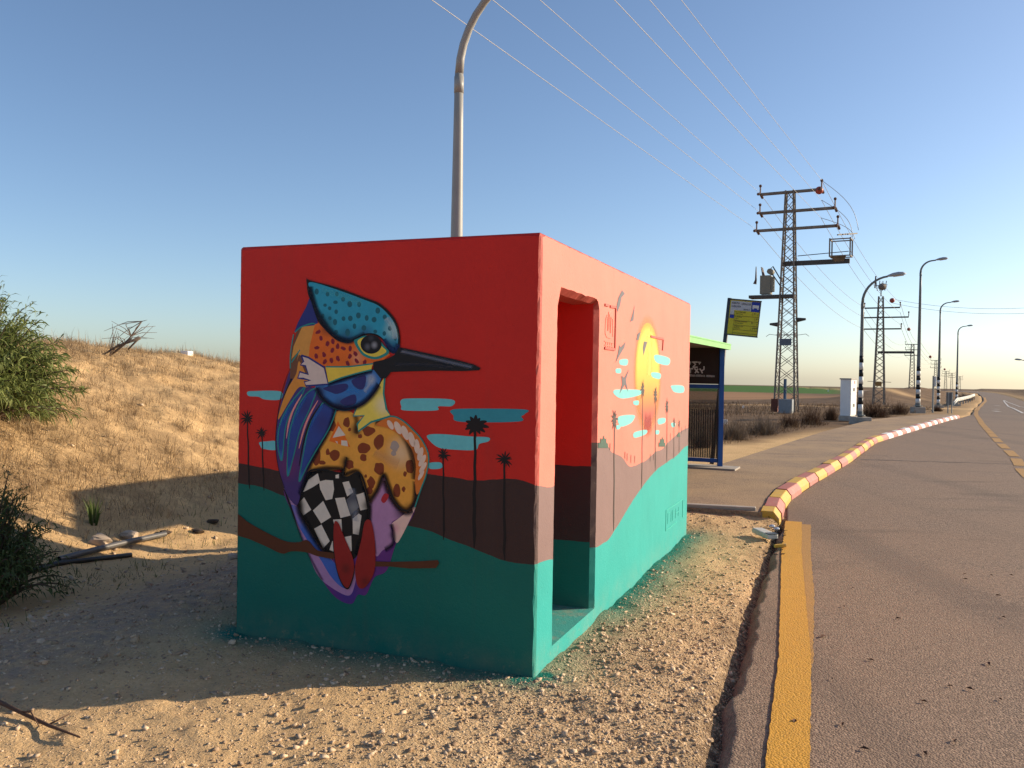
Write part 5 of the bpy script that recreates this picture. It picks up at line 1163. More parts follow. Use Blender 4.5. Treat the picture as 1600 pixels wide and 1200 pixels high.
for i in (-1, 1):
    for j in (-1, 1): mb.bar(sw + la * .45 * i + ld * .35 * j - up_ * .3, sw + la * .45 * i + ld * .35 * j + up_ * .55, .05)
for z_ in (-.28, .5):
    for j in (-1, 1): mb.bar(sw + la * -.45 + ld * .35 * j + up_ * z_, sw + la * .45 + ld * .35 * j + up_ * z_, .05); mb.bar(sw + la * .45 * j - ld * .35 + up_ * z_, sw + la * .45 * j + ld * .35 + up_ * z_, .05)
mb.add([sw + la * -.45 - ld * .3 - up_ * .25, sw + la * .3 - ld * .3 - up_ * .25, sw + la * .1 - up_ * .6, sw - la * .2 - up_ * .6], [(0, 1, 2, 3)]); mb.build('switch_cage', PYL, P1)
for i in range(3): MB().bar(sw + la * (-.1 + .22 * i) - ld * .4 + up_ * .68, sw + la * (.2 + .22 * i) + ld * .4 + up_ * .82, .06).build('switch_blade', PYD, P1)
for z_, l in ((pz1(500), .42), (pz1(507), -.42)): MB().tube([p1b + la * l + up_ * z_, p1b + la * (l * 2.0) + up_ * (z_ + .03)], [.12, .05], 7).build('bracket', PYD, P1)
mb = MB(); zz_ = pz1(524)
for i in (-1, 1):
    mb.bar(p1b + la * .4 * i + up_ * zz_, p1b + la * .85 * i + up_ * (zz_ + .06), .02); mb.bar(p1b + la * .85 * i + up_ * (zz_ + .06), p1b + la * 1.0 * i + up_ * (zz_ - .05), .02)
mb.bar(p1b - la * .45 - ld * .45 + up_ * zz_, p1b + la * .45 - ld * .45 + up_ * zz_, .04); mb.build('anti_climb_guard', PYL, P1)
MB().box(p1b - ld * .43 + up_ * pz1(535), (.55, .02, .32), (la, ld, up_)).build('warning_plate', mat('plate_blue_grey', (0.10, 0.12, 0.16), 0.5, 0.3, 30.0), P1)
MB().tube([p1b - ld * .3 + up_ * .4, p1b - ld * .3 + up_ * pz1(592)], .075, 8).build('cable_duct', mat('duct_blue', (0.04, 0.09, 0.17), 0.5), P1)
cb = gnd(1228, 646); MB().box(p1b - ld * .75 + la * .15 + up_ * .28, (.62, .42, .66), (la, ld, up_)).build('control_box', mat('control_box_grey', (0.22, 0.24, 0.25), 0.55, 0.1), P1)
MB().box(p1b - ld * .5 - la * .42 + up_ * .3, (.3, .3, .62), (la, ld, up_)).build('rusty_box', RUST, P1)
Y2 = 74.6; p2b = at(1373, 632, Y2); z2 = lambda py: at(1373, py, Y2)[2] - p2b[2]; k2 = Y2 / F_PX
P2, E2 = pylon(p2b, z2(463), [(z2(481), 21 * k2 / .9, 25 * k2 / .9), (z2(496), 22 * k2 / .9, 36 * k2 / .9), (z2(514), 23 * k2 / .9, 27 * k2 / .9)], 'second lattice pylon, with cage on top, seen behind the curved lamp', False, 0.9, .34)
MB().box(p2b + up_ * z2(550.5) + la * (23 * k2), (2.9, .14, .2), (la, ld, up_)).build('switch_arm', PYD, P2)
tp_ = p2b + up_ * z2(448)
mb = MB(); mb.bar(p2b + up_ * z2(463), tp_ - up_ * .3, .07)
for i in range(4): mb.bar(tp_ + la * (-.3 + .2 * i) - up_ * .35, tp_ + la * (-.42 + .28 * i) + up_ * .5, .05); 
mb.bar(tp_ - la * .45 + up_ * .1, tp_ + la * .5 + up_ * .15, .06); mb.bar(tp_ - la * .5 - up_ * .1, tp_ - la * .45 + up_ * .95, .09); mb.sphere(tp_ + la * .1, .38, 8, 6, (1, 1, .8)); mb.build('switch_cage', PYL, P2)
MB().box(p2b - ld * .45 + up_ * z2(600), (.5, .03, .36), (la, ld, up_)).build('warning_plate', mat('plate_ochre', (0.32, 0.16, 0.04), 0.6), P2)
mb = MB(); mb.bar(p2b - la * .95 + up_ * z2(596), p2b + la * .95 + up_ * z2(597), .04); mb.build('anti_climb_guard', PYL, P2)
PY = []
for px, pt, pb, Y, nm in ((1424, 538, 633, 140, 'third pylon down the line, behind the tallest lamp'), (1461, 563, 628, 205, 'fourth pylon, small, left of the fourth lamp'), (1477, 580, 622, 270, 'fifth pylon, tiny, between the two far lamps'), (1486.5, 583, 620, 300, 'sixth pylon, tiny, left of the farthest lamp'), (1499, 588, 618, 350, 'seventh pylon, faint, right of the farthest lamp')):
    b_ = at(px, pb, Y); h = at(px, pt, Y)[2] - b_[2]; kk = Y / F_PX
    PY.append(pylon(b_, h, [(h * 1.0, 10 * kk * (140 / Y) * 1.05, 10 * kk * (140 / Y) * 1.05), (h * .91, 10 * kk * 140 / Y, 10 * kk * 140 / Y), (h * .82, 11 * kk * 140 / Y, 11 * kk * 140 / Y)], nm, False, 1.0, .4))
WIRE = mat('wire', (0.33, 0.31, 0.28), 0.5, 0.05, metal=0.4, bmp=0)
def wire(a, b, sag, r, label, n=28, group='power line wires'):
    a = np.array(a); b = np.array(b); pts = [a + (b - a) * t - up_ * sag * 4 * t * (1 - t) for t in np.linspace(0, 1, n)]
    return tag(MB().tube(pts, r, 5).build('power_line_wire', WIRE, None, True), label, 'wire', group)
names = ['upper left', 'upper right', 'middle left', 'middle right', 'lower left', 'lower right']
for i, e in enumerate(E1):
    wire(e, e - ld * 66 + up_ * 0.95, 0.12, 0.0075, '%s overhead wire from the nearest pylon sweeping over the painted shelter' % names[i])
    wire(e, E2[i], 0.7, 0.011, '%s wire between the nearest and the second pylon' % names[i])
    wire(E2[i], PY[0][1][i], 1.2, 0.016, '%s wire between the second and the third pylon' % names[i])
    wire(PY[0][1][i], PY[1][1][i], 1.0, 0.02, '%s thin far wire beyond the third pylon' % names[i])
tp2 = p2b + up_ * z2(467)
for i in range(2):
    wire(tp2 + la * .8 - up_ * .35 * i, at(1660, 477 + 9 * i, 58), 0.5, 0.012, '%s wire running sideways from the second pylon to the right edge' % ('upper', 'lower')[i], 20)
lw = [(E1[3], sw + la * .5 + up_ * .6), (E1[5], sw + la * .6 + up_ * .5), (E1[1], sw + la * .75 + up_ * .9)]
for i, (a, b_) in enumerate(lw): MB().tube([a * (1 - t) + b_ * t + la * 0.4 * math.sin(math.pi * t) for t in np.linspace(0, 1, 12)], .012, 5).build('jumper_wire', WIRE, P1, True)
for q in range(2): MB().tube([p1b - la * .3 + up_ * (pz1(440) - .3 * q), p1b - la * .75 + up_ * (pz1(415) - .4 * q), tc_ + la * .2 + up_ * (1.25 - .1 * q)], .03, 6).build('cable', BLKP, P1, True)
BALL = mat('faded_red_ball', (0.36, 0.06, 0.04), 0.5, 0.12, 4.0)
for px, py, Y, r, nm in ((1280, 297.5, 40.6, 0.185, 'large red warning ball at the top right of the nearest pylon'), (1394, 469.5, 73, 0.21, 'red warning ball beside the top of the second pylon'), (1420, 514.5, 105, 0.21, 'red warning ball hanging between the second and third pylons'), (1453.5, 557.5, 150, .24, 'small red warning ball right of the striped second lamp pole'), (1476, 577, 200, .24, 'tiny red warning ball among the far pylons')):
    c_ = at(px, py, Y); o = thing('warning_ball', c_, nm, 'warning ball', 'warning balls on the wires')
    MB().sphere(c_, r, 16, 11).build('shell', BALL, o, True); MB().tube([c_ - ld * r * 1.25, c_ + ld * r * 1.25], .03, 6).build('clamp', PYD, o)

# ------------------------------------------------------------------ cabinet, signs, rail
cw = mat('cabinet_white', (0.74, 0.73, 0.70), 0.5, 0.05, 3.0); cg = mat('cabinet_detail', (0.05, 0.05, 0.05), 0.5)
CB = gnd(1314, 657, 0.02); cn = np.array([0.80, -0.60, 0]); ct = np.array([0.60, 0.80, 0])
CAB = thing('utility_cabinet', CB, 'white two-door utility cabinet beside the short striped lamp', 'cabinet')
cc = CB + ct * .36 + np.array([0.16, 0, 0]); ch = 1.38
bevelmod(MB().box(cc + up_ * .09, (.86, .46, .2), (ct, cn, up_)).build('plinth', CONC, CAB), .01)
MB().box(cc + up_ * (.19 + ch / 2), (.78, .38, ch), (ct, cn, up_)).build('cabinet_body', cw, CAB)
MB().box(cc + up_ * (.19 + ch + .02), (.84, .44, .05), (ct, cn, up_)).build('cabinet_roof', mat('cabinet_roof_grey', (0.3, 0.29, 0.27), 0.6), CAB)
for k_ in (-1, 1):
    d_o = MB().box(cc + cn * .195 + ct * .19 * k_ + up_ * (.19 + ch / 2), (.37, .012, ch - .06), (ct, cn, up_)).build('door', cw, CAB)
    for zq in (.28, .72): MB().box(cc + cn * .205 + ct * .07 * k_ + up_ * (.19 + ch * zq), (.04, .02, .12), (ct, cn, up_)).build('lock', cg, d_o)
MB().box(cc + cn * .203 + ct * .1 + up_ * (.19 + ch * .92), (.1, .006, .12), (ct, cn, up_)).build('warning_sticker', mat('sticker_red', (0.5, 0.08, 0.05), 0.5), CAB)
SB = at(1484, 643, 45.0); rs = thing('road_sign', SB, 'back of a small grey road sign on two posts before the guard rail', 'sign')
for k_ in (-.1, .1): MB().tube([SB + np.array([k_, 0, -.1]), SB + np.array([k_, 0, 1.0])], .03, 7).build('post', STEEL, rs)
MB().box(SB + np.array([0, .04, .68]), (.36, .02, .66)).build('plate', mat('sign_back', (0.17, 0.17, 0.17), 0.5), rs)
TBp = at(1457.5, 643, 48.0); tb = thing('marker_post', TBp, 'slim grey post carrying a narrow white board, near the fourth lamp', 'post')
MB().tube([TBp - up_ * .1, TBp + up_ * 2.0], .055, 8).build('post', STEEL, tb)
bevelmod(MB().box(TBp + np.array([.1, -.02, 1.68]), (.12, .05, .56)).build('white_board', cw, tb), .03)
gr0, gr1 = gnd(1489, 635), gnd(1522, 624); GRL = thing('guard_rail', gr0, 'pale steel guard rail at the roadside in the distance', 'guard rail')
gp = [gr0 * (1 - t) + gr1 * t for t in np.linspace(0, 1, 9)]; gp = [np.array([p[0], p[1], float(zb(p[0], p[1]))]) for p in gp]
rail = [p + up_ * (0.62 if i else 0.2) for i, p in enumerate(gp)]; mb = MB()
for dz_, off in ((.12, 0), (0, .05), (-.12, 0)): mb.tube([p + up_ * dz_ + np.array([off, -off, 0]) for p in rail], .075, 6)
mb.build('rail_beam', mat('rail_pale', (0.5, 0.5, 0.46), 0.5, 0.15), GRL, True)
for p in gp[1:]: MB().bar(p - up_ * .1, p + up_ * .7, .1).build('post', STEEL, GRL)
# ------------------------------------------------------------------ loose stones and gravel
def leafmat(name, c1, c2, rough=0.6, trans=0.25):
    M, nt, b = nodemat(name); gi = nt.nodes.new('ShaderNodeNewGeometry').outputs['Random Per Island']
    nt.links.new(mixc(nt, gi, c1, c2), b.inputs['Base Color']); b.inputs['Roughness'].default_value = rough; b.inputs['Specular IOR Level'].default_value = 0.2
    if trans:
        t = nt.nodes.new('ShaderNodeBsdfTranslucent'); nt.links.new(mixc(nt, gi, c1, c2), t.inputs[0]); mx = nt.nodes.new('ShaderNodeMixShader'); mx.inputs[0].default_value = trans
        ou = [n for n in nt.nodes if n.type == 'OUTPUT_MATERIAL'][0]
        nt.links.new(b.outputs[0], mx.inputs[1]); nt.links.new(t.outputs[0], mx.inputs[2]); nt.links.new(mx.outputs[0], ou.inputs[0])
    return M
IV = np.array([(x, y, z) for x in (-1, 1) for y in (-1, 1) for z in (-1, 1)], float) * 0.72
IF = np.array([(0, 1, 3), (0, 3, 2), (4, 6, 7), (4, 7, 5), (0, 4, 5), (0, 5, 1), (2, 3, 7), (2, 7, 6), (0, 2, 6), (0, 6, 4), (1, 5, 7), (1, 7, 3)])
def stones(n, sampler, smin, smax, alpha, seed):
    g = np.random.default_rng(seed); x, y = sampler(g, n); n = len(x)
    s = smin * (1 - g.random(n)) ** (-1 / alpha); s = np.minimum(s, smax)
    z = terrain_z(x, y)
    sc = np.stack([g.uniform(.7, 1.3, n), g.uniform(.6, 1.1, n), g.uniform(.4, .8, n)], 1) * s[:, None]
    V = (IV[None] + g.uniform(-.42, .42, (n, len(IV), 3))) * sc[:, None, :]
    th = g.uniform(0, 2 * np.pi, n); c, s_ = np.cos(th)[:, None], np.sin(th)[:, None]
    X = V[:, :, 0] * c - V[:, :, 1] * s_; Yv = V[:, :, 0] * s_ + V[:, :, 1] * c
    tl = g.uniform(-.5, .5, n)[:, None]; Zv = V[:, :, 2] + X * tl
    V = np.stack([X + x[:, None], Yv + y[:, None], Zv + (z + s * .06)[:, None]], -1).reshape(-1, 3)
    Fq = (IF[None] + (np.arange(n) * len(IV))[:, None, None]).reshape(-1, 3)
    return V, Fq
def okground(x, y, margin=0.03):
    u, v = uv(x, y)
    inbox = (u > -margin) & (u < BW + margin) & (v > -margin) & (v < BD + margin)
    bk = np.interp(y, PAVB[:, 1], PAVB[:, 0])
    onpave = (y > 9.75) & (x > bk - .1)
    return ~inbox & (x < xl(y) - 0.02) & ~onpave
def samp_front(g, n):
    d = 2.6 * (10.5 / 2.6) ** g.random(n); a = g.uniform(-0.62, 0.62, n); x = np.sin(a) * d; y = np.cos(a) * d
    den = 0.25 + 0.75 * ss(-1.6, 0.4, x) ; den = den * (0.35 + 1.3 * np.clip(fbm(x, y, 1.3, 3, 200) + .5, 0, 1) ** 1.5)
    k = okground(x, y) & (g.random(n) < den); return x[k], y[k]
STM = leafmat('gravel_stone', (0.28, 0.185, 0.112), (0.66, 0.50, 0.335), 0.9, 0)
_b = STM.node_tree.nodes['Principled BSDF']; bump(STM.node_tree, _b, noise(STM.node_tree, 220, 4, .7, pos(STM.node_tree)), .4, .003)
V, Fq = stones(150000, samp_front, 0.0028, 0.016, 2.35, 5)
tag(bpy.data.objects.new('gravel', nparr_mesh('gravel', V, Fq, STM)), 'loose pale gravel strewn over the sandy roadside', 'gravel', None, 'stuff'); COL.objects.link(bpy.data.objects['gravel'])
def samp_left(g, n):
    d = 5 * (14 / 5) ** g.random(n); a = g.uniform(-0.62, -0.25, n); x = np.sin(a) * d; y = np.cos(a) * d
    k = okground(x, y) & (g.random(n) < .3 + .7 * np.clip(fbm(x, y, .8, 3, 201) + .5, 0, 1)); return x[k], y[k]
V, Fq = stones(5200, samp_left, 0.004, 0.03, 2.1, 6)
o = bpy.data.objects.new('scattered_stones', nparr_mesh('scattered_stones', V, Fq, STM)); COL.objects.link(o); tag(o, 'small stones scattered over the track and ditch left of the shelter', 'stones', None, 'stuff')
def rock(px, py, size, label, seed, off=-0.3, sq=(1.2, .8, .75)):
    g = random.Random(seed); P_ = gterr(px, py + 6); z = P_[2]
    bm = bmesh.new(); bmesh.ops.create_icosphere(bm, subdivisions=3, radius=1)
    for v in bm.verts:
        n = v.co.copy(); k = 1 + .55 * float(fbm(np.array([n.x * 1.3 + seed]), np.array([n.y * 1.3 + n.z * 2.1]), 1.2, 3, seed)[0]); v.co = Vector((n.x * sq[0], n.y * sq[1], n.z * sq[2])) * k * size
        for pl in range(4):
            q = Vector((math.sin(pl * 2.1 + seed), math.cos(pl * 1.7 + seed), math.sin(pl + seed * 2))).normalized(); d = v.co.dot(q) - .62 * size
            if d > 0: v.co -= q * d * .85
        v.co += Vector((P_[0], P_[1], z + size * .35))
    me = bpy.data.meshes.new('rock'); bm.to_mesh(me); bm.free(); me.materials.append(mat('pale_rock', (0.48, 0.38, 0.28), 0.9, 0.25, 6.0, bmp=.5, bscale=40))
    o = bpy.data.objects.new('rock', me); COL.objects.link(o); return tag(o, label, 'rock', 'rocks in the ditch')
rock(155, 845, .10, 'angular pale rock, the left one above the grey pipe', 3, -.28); rock(205, 838, .095, 'rounder pale rock, right one above the end of the grey pipe', 8, -.28, (1.3, .8, .6))
rock(362, 868, .05, 'small white rock at the foot of the shelter left edge', 11, -.2)
DK = mat('dark_clod', (0.07, 0.05, 0.036), 0.95, 0.4)
for px, py, nm in ((256, 830, 'dark clod nearest the pipe end'), (310, 828, 'dark clod in the middle of the sandy strip'), (332, 812, 'dark flat clod nearest the shelter')):
    o = rock(px, py, .06, nm, px, -.25, (1.5, 1, .45)); o.data.materials[0] = DK; o.name = 'earth_clod'; tag(o, nm, 'clod', 'dark clods on the sand')
# ------------------------------------------------------------------ pipes, twig, litter
PIPE = mat('grey_pipe', (0.11, 0.105, 0.10), 0.4, 0.15, 6.0); HOSE = mat('black_hose', (0.02, 0.02, 0.02), 0.5, 0.2)
def gline(pts, off, r):
    out = []
    for p in pts:
        q = gterr(*p)
        out.append(np.array([q[0], q[1], tz(q[0], q[1]) + r * .7]))
    return out
pp = gline([(92, 880), (150, 866), (205, 854), (258, 842)], -.28, .04); pp[-1][2] += .02; pp = [pp[0], pp[0] * .67 + pp[-1] * .33 + np.array([0, 0, .01]), pp[0] * .33 + pp[-1] * .67 + np.array([0, 0, .01]), pp[-1]]
PO = thing('plastic_pipe', pp[0], 'straight grey plastic pipe lying on the sand left of the shelter', 'pipe')
mb = MB().tube(pp, .028, 12, False); mb.build('pipe_wall', PIPE, PO, True); MB().tube(pp, .022, 12, False).build('pipe_bore', HOSE, PO, True)
hz = gline([(-60, 950), (0, 922), (45, 897), (90, 884), (140, 878), (205, 870)], -.28, .025)
tag(MB().tube([tuple(q) for q in crom([tuple(h) for h in hz], 5, False)] if False else hz, .024, 8).build('garden_hose', HOSE, None, True), 'thin black hose curving out of the dark bush', 'hose')
TW = mat('twig_brown', (0.10, 0.055, 0.035), 0.85, 0.2)
tg = gline([(-20, 1098), (30, 1122), (75, 1143), (125, 1164)], 0, .012); TWG = thing('dry_twig', tg[1], 'long dry twig lying at the lower left corner', 'twig')
MB().tube([q + up_ * .02 for q in tg], [.011, .009, .008, .004], 7).build('stem', TW, TWG, True)
MB().tube([tg[1] + up_ * .02, tg[1] + np.array([.08, -.05, .04]), tg[1] + np.array([.16, -.13, .01])], [.005, .004, .002], 5).build('side_shoot', TW, TWG, True)
MB().tube([tg[2] + up_ * .02, tg[2] + np.array([.07, .06, .05])], [.005, .002], 5).build('side_shoot', TW, TWG, True)
CARD = mat('crushed_carton', (0.50, 0.50, 0.46), 0.5, 0.2, 25.0)
q0 = gnd(1198, 840); q0 = np.array([q0[0] - .02, q0[1], tz(q0[0] - .05, q0[1]) + .05]); CT = thing('crushed_carton', q0, 'crushed grey drink carton lying by the kerb end', 'litter')
ax_ = np.array([-.25, .97, .05]); ax_ /= np.linalg.norm(ax_); ay_ = np.cross(up_, ax_); ay_ /= np.linalg.norm(ay_)
bevelmod(MB().box(q0, (.30, .12, .05), (ax_, ay_, np.cross(ax_, ay_))).build('carton_body', CARD, CT), .012)
MB().box(q0 - ax_ * .12 + up_ * .027, (.07, .10, .006), (ax_, ay_, np.cross(ax_, ay_))).build('carton_label', mat('carton_dark', (.08, .09, .1), .5), CT)
q1 = gnd(1220, 857); tag(bevelmod(MB().bar((q1[0] - .06, q1[1], .02), (q1[0] + .05, q1[1] + .01, .03), .035, .03).build('yellow_fragment', KY), .006), 'small broken yellow kerb chip on the asphalt edge', 'fragment')
for i, (px, py) in enumerate(((1206, 826), (1213, 830))):
    q1 = gnd(px, py); o = MB().sphere((q1[0], q1[1], .025), .028, 8, 6, (1.2, .8, .7)).build('foil_scrap', mat('foil', (.6, .6, .6), .25, .1, metal=.6)); tag(o, ('crumpled bright foil scrap nearest the kerb end', 'crumpled foil scrap right beside the carton')[i], 'litter', 'foil scraps')
# dark debris at the kerb end
g = np.random.default_rng(3); mb = MB()
for i in range(260):
    _q = gnd(min(1227, g.normal(1210, 8)), g.normal(842, 14)); x_, y_ = _q[0], _q[1]; a = g.uniform(0, 6.28); l = g.uniform(.01, .04); z_ = max(tz(x_, y_), 0.0 if x_ > xl(y_) else -1) + g.uniform(.004, .02)
    mb.bar((x_, y_, z_), (x_ + math.cos(a) * l, y_ + math.sin(a) * l, z_ + g.uniform(-.004, .012)), .006, .004)
tag(mb.build('leaf_debris', mat('dark_debris', (.03, .022, .018), .9, .3)), 'dark dry leaf debris heaped at the end of the kerb', 'debris', None, 'stuff')
# dry leaves on the road
LFB = leafmat('dry_leaf', (0.03, 0.02, 0.014), (0.12, 0.05, 0.025), .8, 0)
for i, (px, py) in enumerate([(1286, 996), (1568, 966), (1508, 898), (1544, 1039), (1484, 1074), (1443, 1098), (1491, 1160), (1445, 1180), (1352, 1173), (1300, 1063), (1316, 1134), (1360, 1033), (1242, 1129), (1508, 906), (1549, 900), (1580, 900), (1333, 920), (1404, 968), (1560, 932), (1516, 1079), (1563, 1095), (1318, 949)]):
    q1 = gnd(px, py); a = random.uniform(0, 6.28); l = random.uniform(.012, .026) * (1.6 if i < 4 else 1); w = l * .4; cx, sx_ = math.cos(a), math.sin(a); h = .011
    P_ = [(-l, 0, .002), (-.3 * l, w, h), (l, .2 * w, .004), (-.2 * l, -w, h * .8), (0, 0, .003)]
    vs = [(q1[0] + x * cx - y * sx_, q1[1] + x * sx_ + y * cx, .005 + z) for x, y, z in P_]
    o = MB().add(vs, [(0, 4, 1), (1, 4, 2), (2, 4, 3), (3, 4, 0)]).build('dry_leaf', LFB)
    tag(o, 'tiny curled dry leaf lying on the asphalt', 'leaf', 'dry leaves on the asphalt')
# white scraps in the scrub
for px, py, w, h, nm in ((1133, 664, .16, .18, 'crumpled white sheet caught in the scrub right of the bus shelter'), (1161.5, 637, .1, .16, 'small white marker stone in the scrub, left of the pylon'), (1294, 612, .35, .6, 'far white marker near the green field')):
    P_ = gnd(px, py); z = tz(P_[0], P_[1]); o = MB().box((P_[0], P_[1], z + h / 2), (w, .06, h)).build('white_scrap', cw)
    md = o.modifiers.new('sub', 'SUBSURF'); md.subdivision_type = 'SIMPLE'; md.levels = md.render_levels = 2
    bevelmod(o, .02); tag(o, nm, 'scrap', 'white scraps in the field')

# ------------------------------------------------------------------ plants
def blades(name, base, hgt, wid, bend, matr, nseg=2):
    """many curved blades: base (n,3), bend (n,3) tip offset"""
    n = len(base); g = np.random.default_rng(n); th = g.uniform(0, np.pi, n); side = np.stack([np.cos(th), np.sin(th), 0 * th], 1) * wid[:, None]
    mid = base + np.stack([bend[:, 0] * .35, bend[:, 1] * .35, hgt * .6 + bend[:, 2] * .3], 1); tip = base + np.stack([bend[:, 0], bend[:, 1], hgt + bend[:, 2]], 1)
    V = np.stack([base - side, base + side, mid + side * .7, mid - side * .7, tip], 1).reshape(-1, 3)
    k = np.arange(n)[:, None] * 5
    F1 = np.concatenate([k + np.array([[0, 1, 2]]), k + np.array([[0, 2, 3]]), k + np.array([[3, 2, 4]])], 0)
    return nparr_mesh(name, V, F1, matr)
STRAW = leafmat('dry_grass', (0.20, 0.14, 0.08), (0.50, 0.36, 0.20), .8, .25)
g = np.random.default_rng(77)
n = 260000; d = 8.0 * (34 / 8.0) ** g.random(n); a = g.uniform(-.62, -.22, n); x = np.sin(a) * d; y = np.cos(a) * d; u_, v_ = uv(x, y)
den = ss(5.2, 7.0, u_ + fbm(x, y, .8, 3, 60) * 2) * (0.06 + 1.1 * np.clip(fbm(x, y, .9, 4, 300) * 2.2 + .42, 0, 1) ** 1.6) * (u_ < 15)
den = np.maximum(den, .9 * np.exp(-((u_ - 12.3) / 1.0) ** 2))
k = g.random(n) < den * .5; x, y, d = x[k], y[k], d[k]; n = len(x)
h = g.uniform(.035, .13, n) * (1 + 1.1 * (g.random(n) < .06)) * (1 + .4 * ss(10.8, 12.2, uv(x, y)[0])); b_ = g.normal(0, .05, (n, 3)); b_[:, 2] = -abs(b_[:, 2]) * .4
w_ = g.uniform(.0018, .004, n); B0 = np.stack([x, y, terrain_z(x, y) - .01], 1)
nt_ = 1050; d = 8.0 * (26 / 8.0) ** g.random(nt_); a = g.uniform(-.62, -.22, nt_); tx, ty = np.sin(a) * d, np.cos(a) * d; tu, tv = uv(tx, ty)
k = (g.random(nt_) < ss(5.4, 7.0, tu) * (.25 + 1.2 * np.clip(fbm(tx, ty, .5, 3, 333) * 2 + .4, 0, 1)) + np.exp(-((tu - 12.2) / .9) ** 2)) & (tu < 13.6); tx, ty = tx[k], ty[k]
nb_ = 34; sp_ = g.uniform(.03, .14, len(tx)); th_ = g.uniform(.07, .26, len(tx))
x2 = (tx[:, None] + g.normal(0, 1, (len(tx), nb_)) * sp_[:, None]).ravel(); y2 = (ty[:, None] + g.normal(0, 1, (len(tx), nb_)) * sp_[:, None]).ravel()
h2 = (th_[:, None] * g.uniform(.4, 1.1, (len(tx), nb_))).ravel(); b2_ = g.normal(0, 1, (len(x2), 3)) * (h2 * .55)[:, None]; b2_[:, 2] = -abs(b2_[:, 2]) * .6
B0 = np.vstack([B0, np.stack([x2, y2, terrain_z(x2, y2) - .01], 1)]); h = np.r_[h, h2]; b_ = np.vstack([b_, b2_]); w_ = np.r_[w_, g.uniform(.0015, .0035, len(x2))]
me = blades('dry_grass', B0, h, w_, b_, STRAW)
o = bpy.data.objects.new('dry_grass', me); COL.objects.link(o); tag(o, 'short dry straw grass covering the sandy bank', 'grass', None, 'stuff')
# green and yellow ground cover beside the track
GG = leafmat('weed_green', (0.07, 0.085, 0.022), (0.16, 0.17, 0.05), .7, .25)
n = 9000; u_ = g.normal(5.0, .9, n); v_ = g.uniform(-3, 7, n); P0 = np.array([AX, AY]) + np.outer(u_, FR[:2]) + np.outer(v_, SD[:2]); x, y = P0[:, 0], P0[:, 1]
k = (g.random(n) < np.clip(fbm(x, y, 1.4, 3, 310) * 3.4 - .1, 0, 1)) ; x, y = x[k], y[k]; n = len(x)
b_ = g.normal(0, .03, (n, 3)); me = blades('weeds', np.stack([x, y, terrain_z(x, y) - .005], 1), g.uniform(.02, .07, n), g.uniform(.002, .004, n), b_, GG)
o = bpy.data.objects.new('sparse_weeds', me); COL.objects.link(o); tag(o, 'sparse low green weeds along the shaded ditch', 'weeds', None, 'stuff')
SCB = leafmat('scrub_straw', (0.10, 0.065, 0.04), (0.26, 0.175, 0.105), .85, .1)
n = 60000; d = 17 * (75 / 17) ** g.random(n); a = g.uniform(.17, .60, n); x = np.sin(a) * d; y = np.cos(a) * d; bk = np.interp(y, PAVB[:, 1], PAVB[:, 0])
k = (x < np.where(y < 39.5, bk - .9 - 1.2 * np.exp(-(y - 15) / 8), xl(y) - 3)) & (g.random(n) < np.clip(fbm(x, y, .35, 4, 320) * 3 + .45, 0, 1)); x, y, d = x[k], y[k], d[k]; n = len(x)
b_ = g.normal(0, .12, (n, 3)); me = blades('scrub', np.stack([x, y, terrain_z(x, y) - .02], 1), g.uniform(.05, .2, n), g.uniform(.003, .008, n) * (d / 25), b_, SCB)
o = bpy.data.objects.new('dry_scrub', me); COL.objects.link(o); tag(o, 'dry brown scrub covering the open ground below the pylons', 'scrub', None, 'stuff')

def reed(px, py, off, hh, nb, label, M_, seed, spread=.5):
    P_ = gterr(px, py)
    g = np.random.default_rng(seed); z = tz(P_[0], P_[1]); a = g.uniform(0, 6.28, nb); s_ = g.uniform(.1, 1, nb) * spread
    base = np.stack([P_[0] + .03 * np.cos(a), P_[1] + .03 * np.sin(a), np.full(nb, z - .01)], 1); h = hh * g.uniform(.6, 1.05, nb)
    bend = np.stack([np.cos(a) * s_ * h, np.sin(a) * s_ * h, -.25 * s_ * h], 1)
    o = bpy.data.objects.new('leafy_weed', blades('leafy_weed', base, h, np.full(nb, hh * .022), bend, M_)); COL.objects.link(o); tag(o, label, 'plant', 'weeds')
GRN = leafmat('weed_bright', (0.06, 0.10, 0.02), (0.14, 0.19, 0.05), .6, .3)
reed(146, 820, -.15, .34, 26, 'tall green tuft of grass in the shadow on the bank', GRN, 1, .45)
reed(95, 925, -.3, .14, 14, 'low spiky weed in the shaded ditch near the hose', GRN, 2, .9)

def twigs(o_c, n, rad, hgt, g, seglen=3, w=.006, upb=.6, droop=0.0):
    """radiating thin crooked twigs -> arrays"""
    Vs, Fs = [], []; k0 = 0
    for i in range(n):
        a = g.uniform(0, 6.28); el = math.asin(g.uniform(.05, 1.0)) if upb else g.uniform(0, 1.5); L = g.uniform(.55, 1.0)
        dr = np.array([math.cos(a) * math.cos(el) * rad, math.sin(a) * math.cos(el) * rad, math.sin(el) * hgt]) * L
        p = o_c + np.array([g.normal(0, rad * .18), g.normal(0, rad * .18), 0]); side = np.array([-math.sin(a + g.uniform(-1, 1)), math.cos(a), g.uniform(-.4, .4)]) * w
        pts = [p]
        for s in range(seglen): pts.append(pts[-1] + dr / seglen + g.normal(0, rad * .09, 3) - np.array([0, 0, droop * (s / seglen)]))
        for s, q in enumerate(pts):
            f_ = 1 - s / (seglen + .3); Vs += [q - side * f_, q + side * f_]
        Fs += [(k0 + 2 * s, k0 + 2 * s + 1, k0 + 2 * s + 3, k0 + 2 * s + 2) for s in range(seglen)]; k0 += 2 * (seglen + 1)
    return np.array(Vs), np.array(Fs)
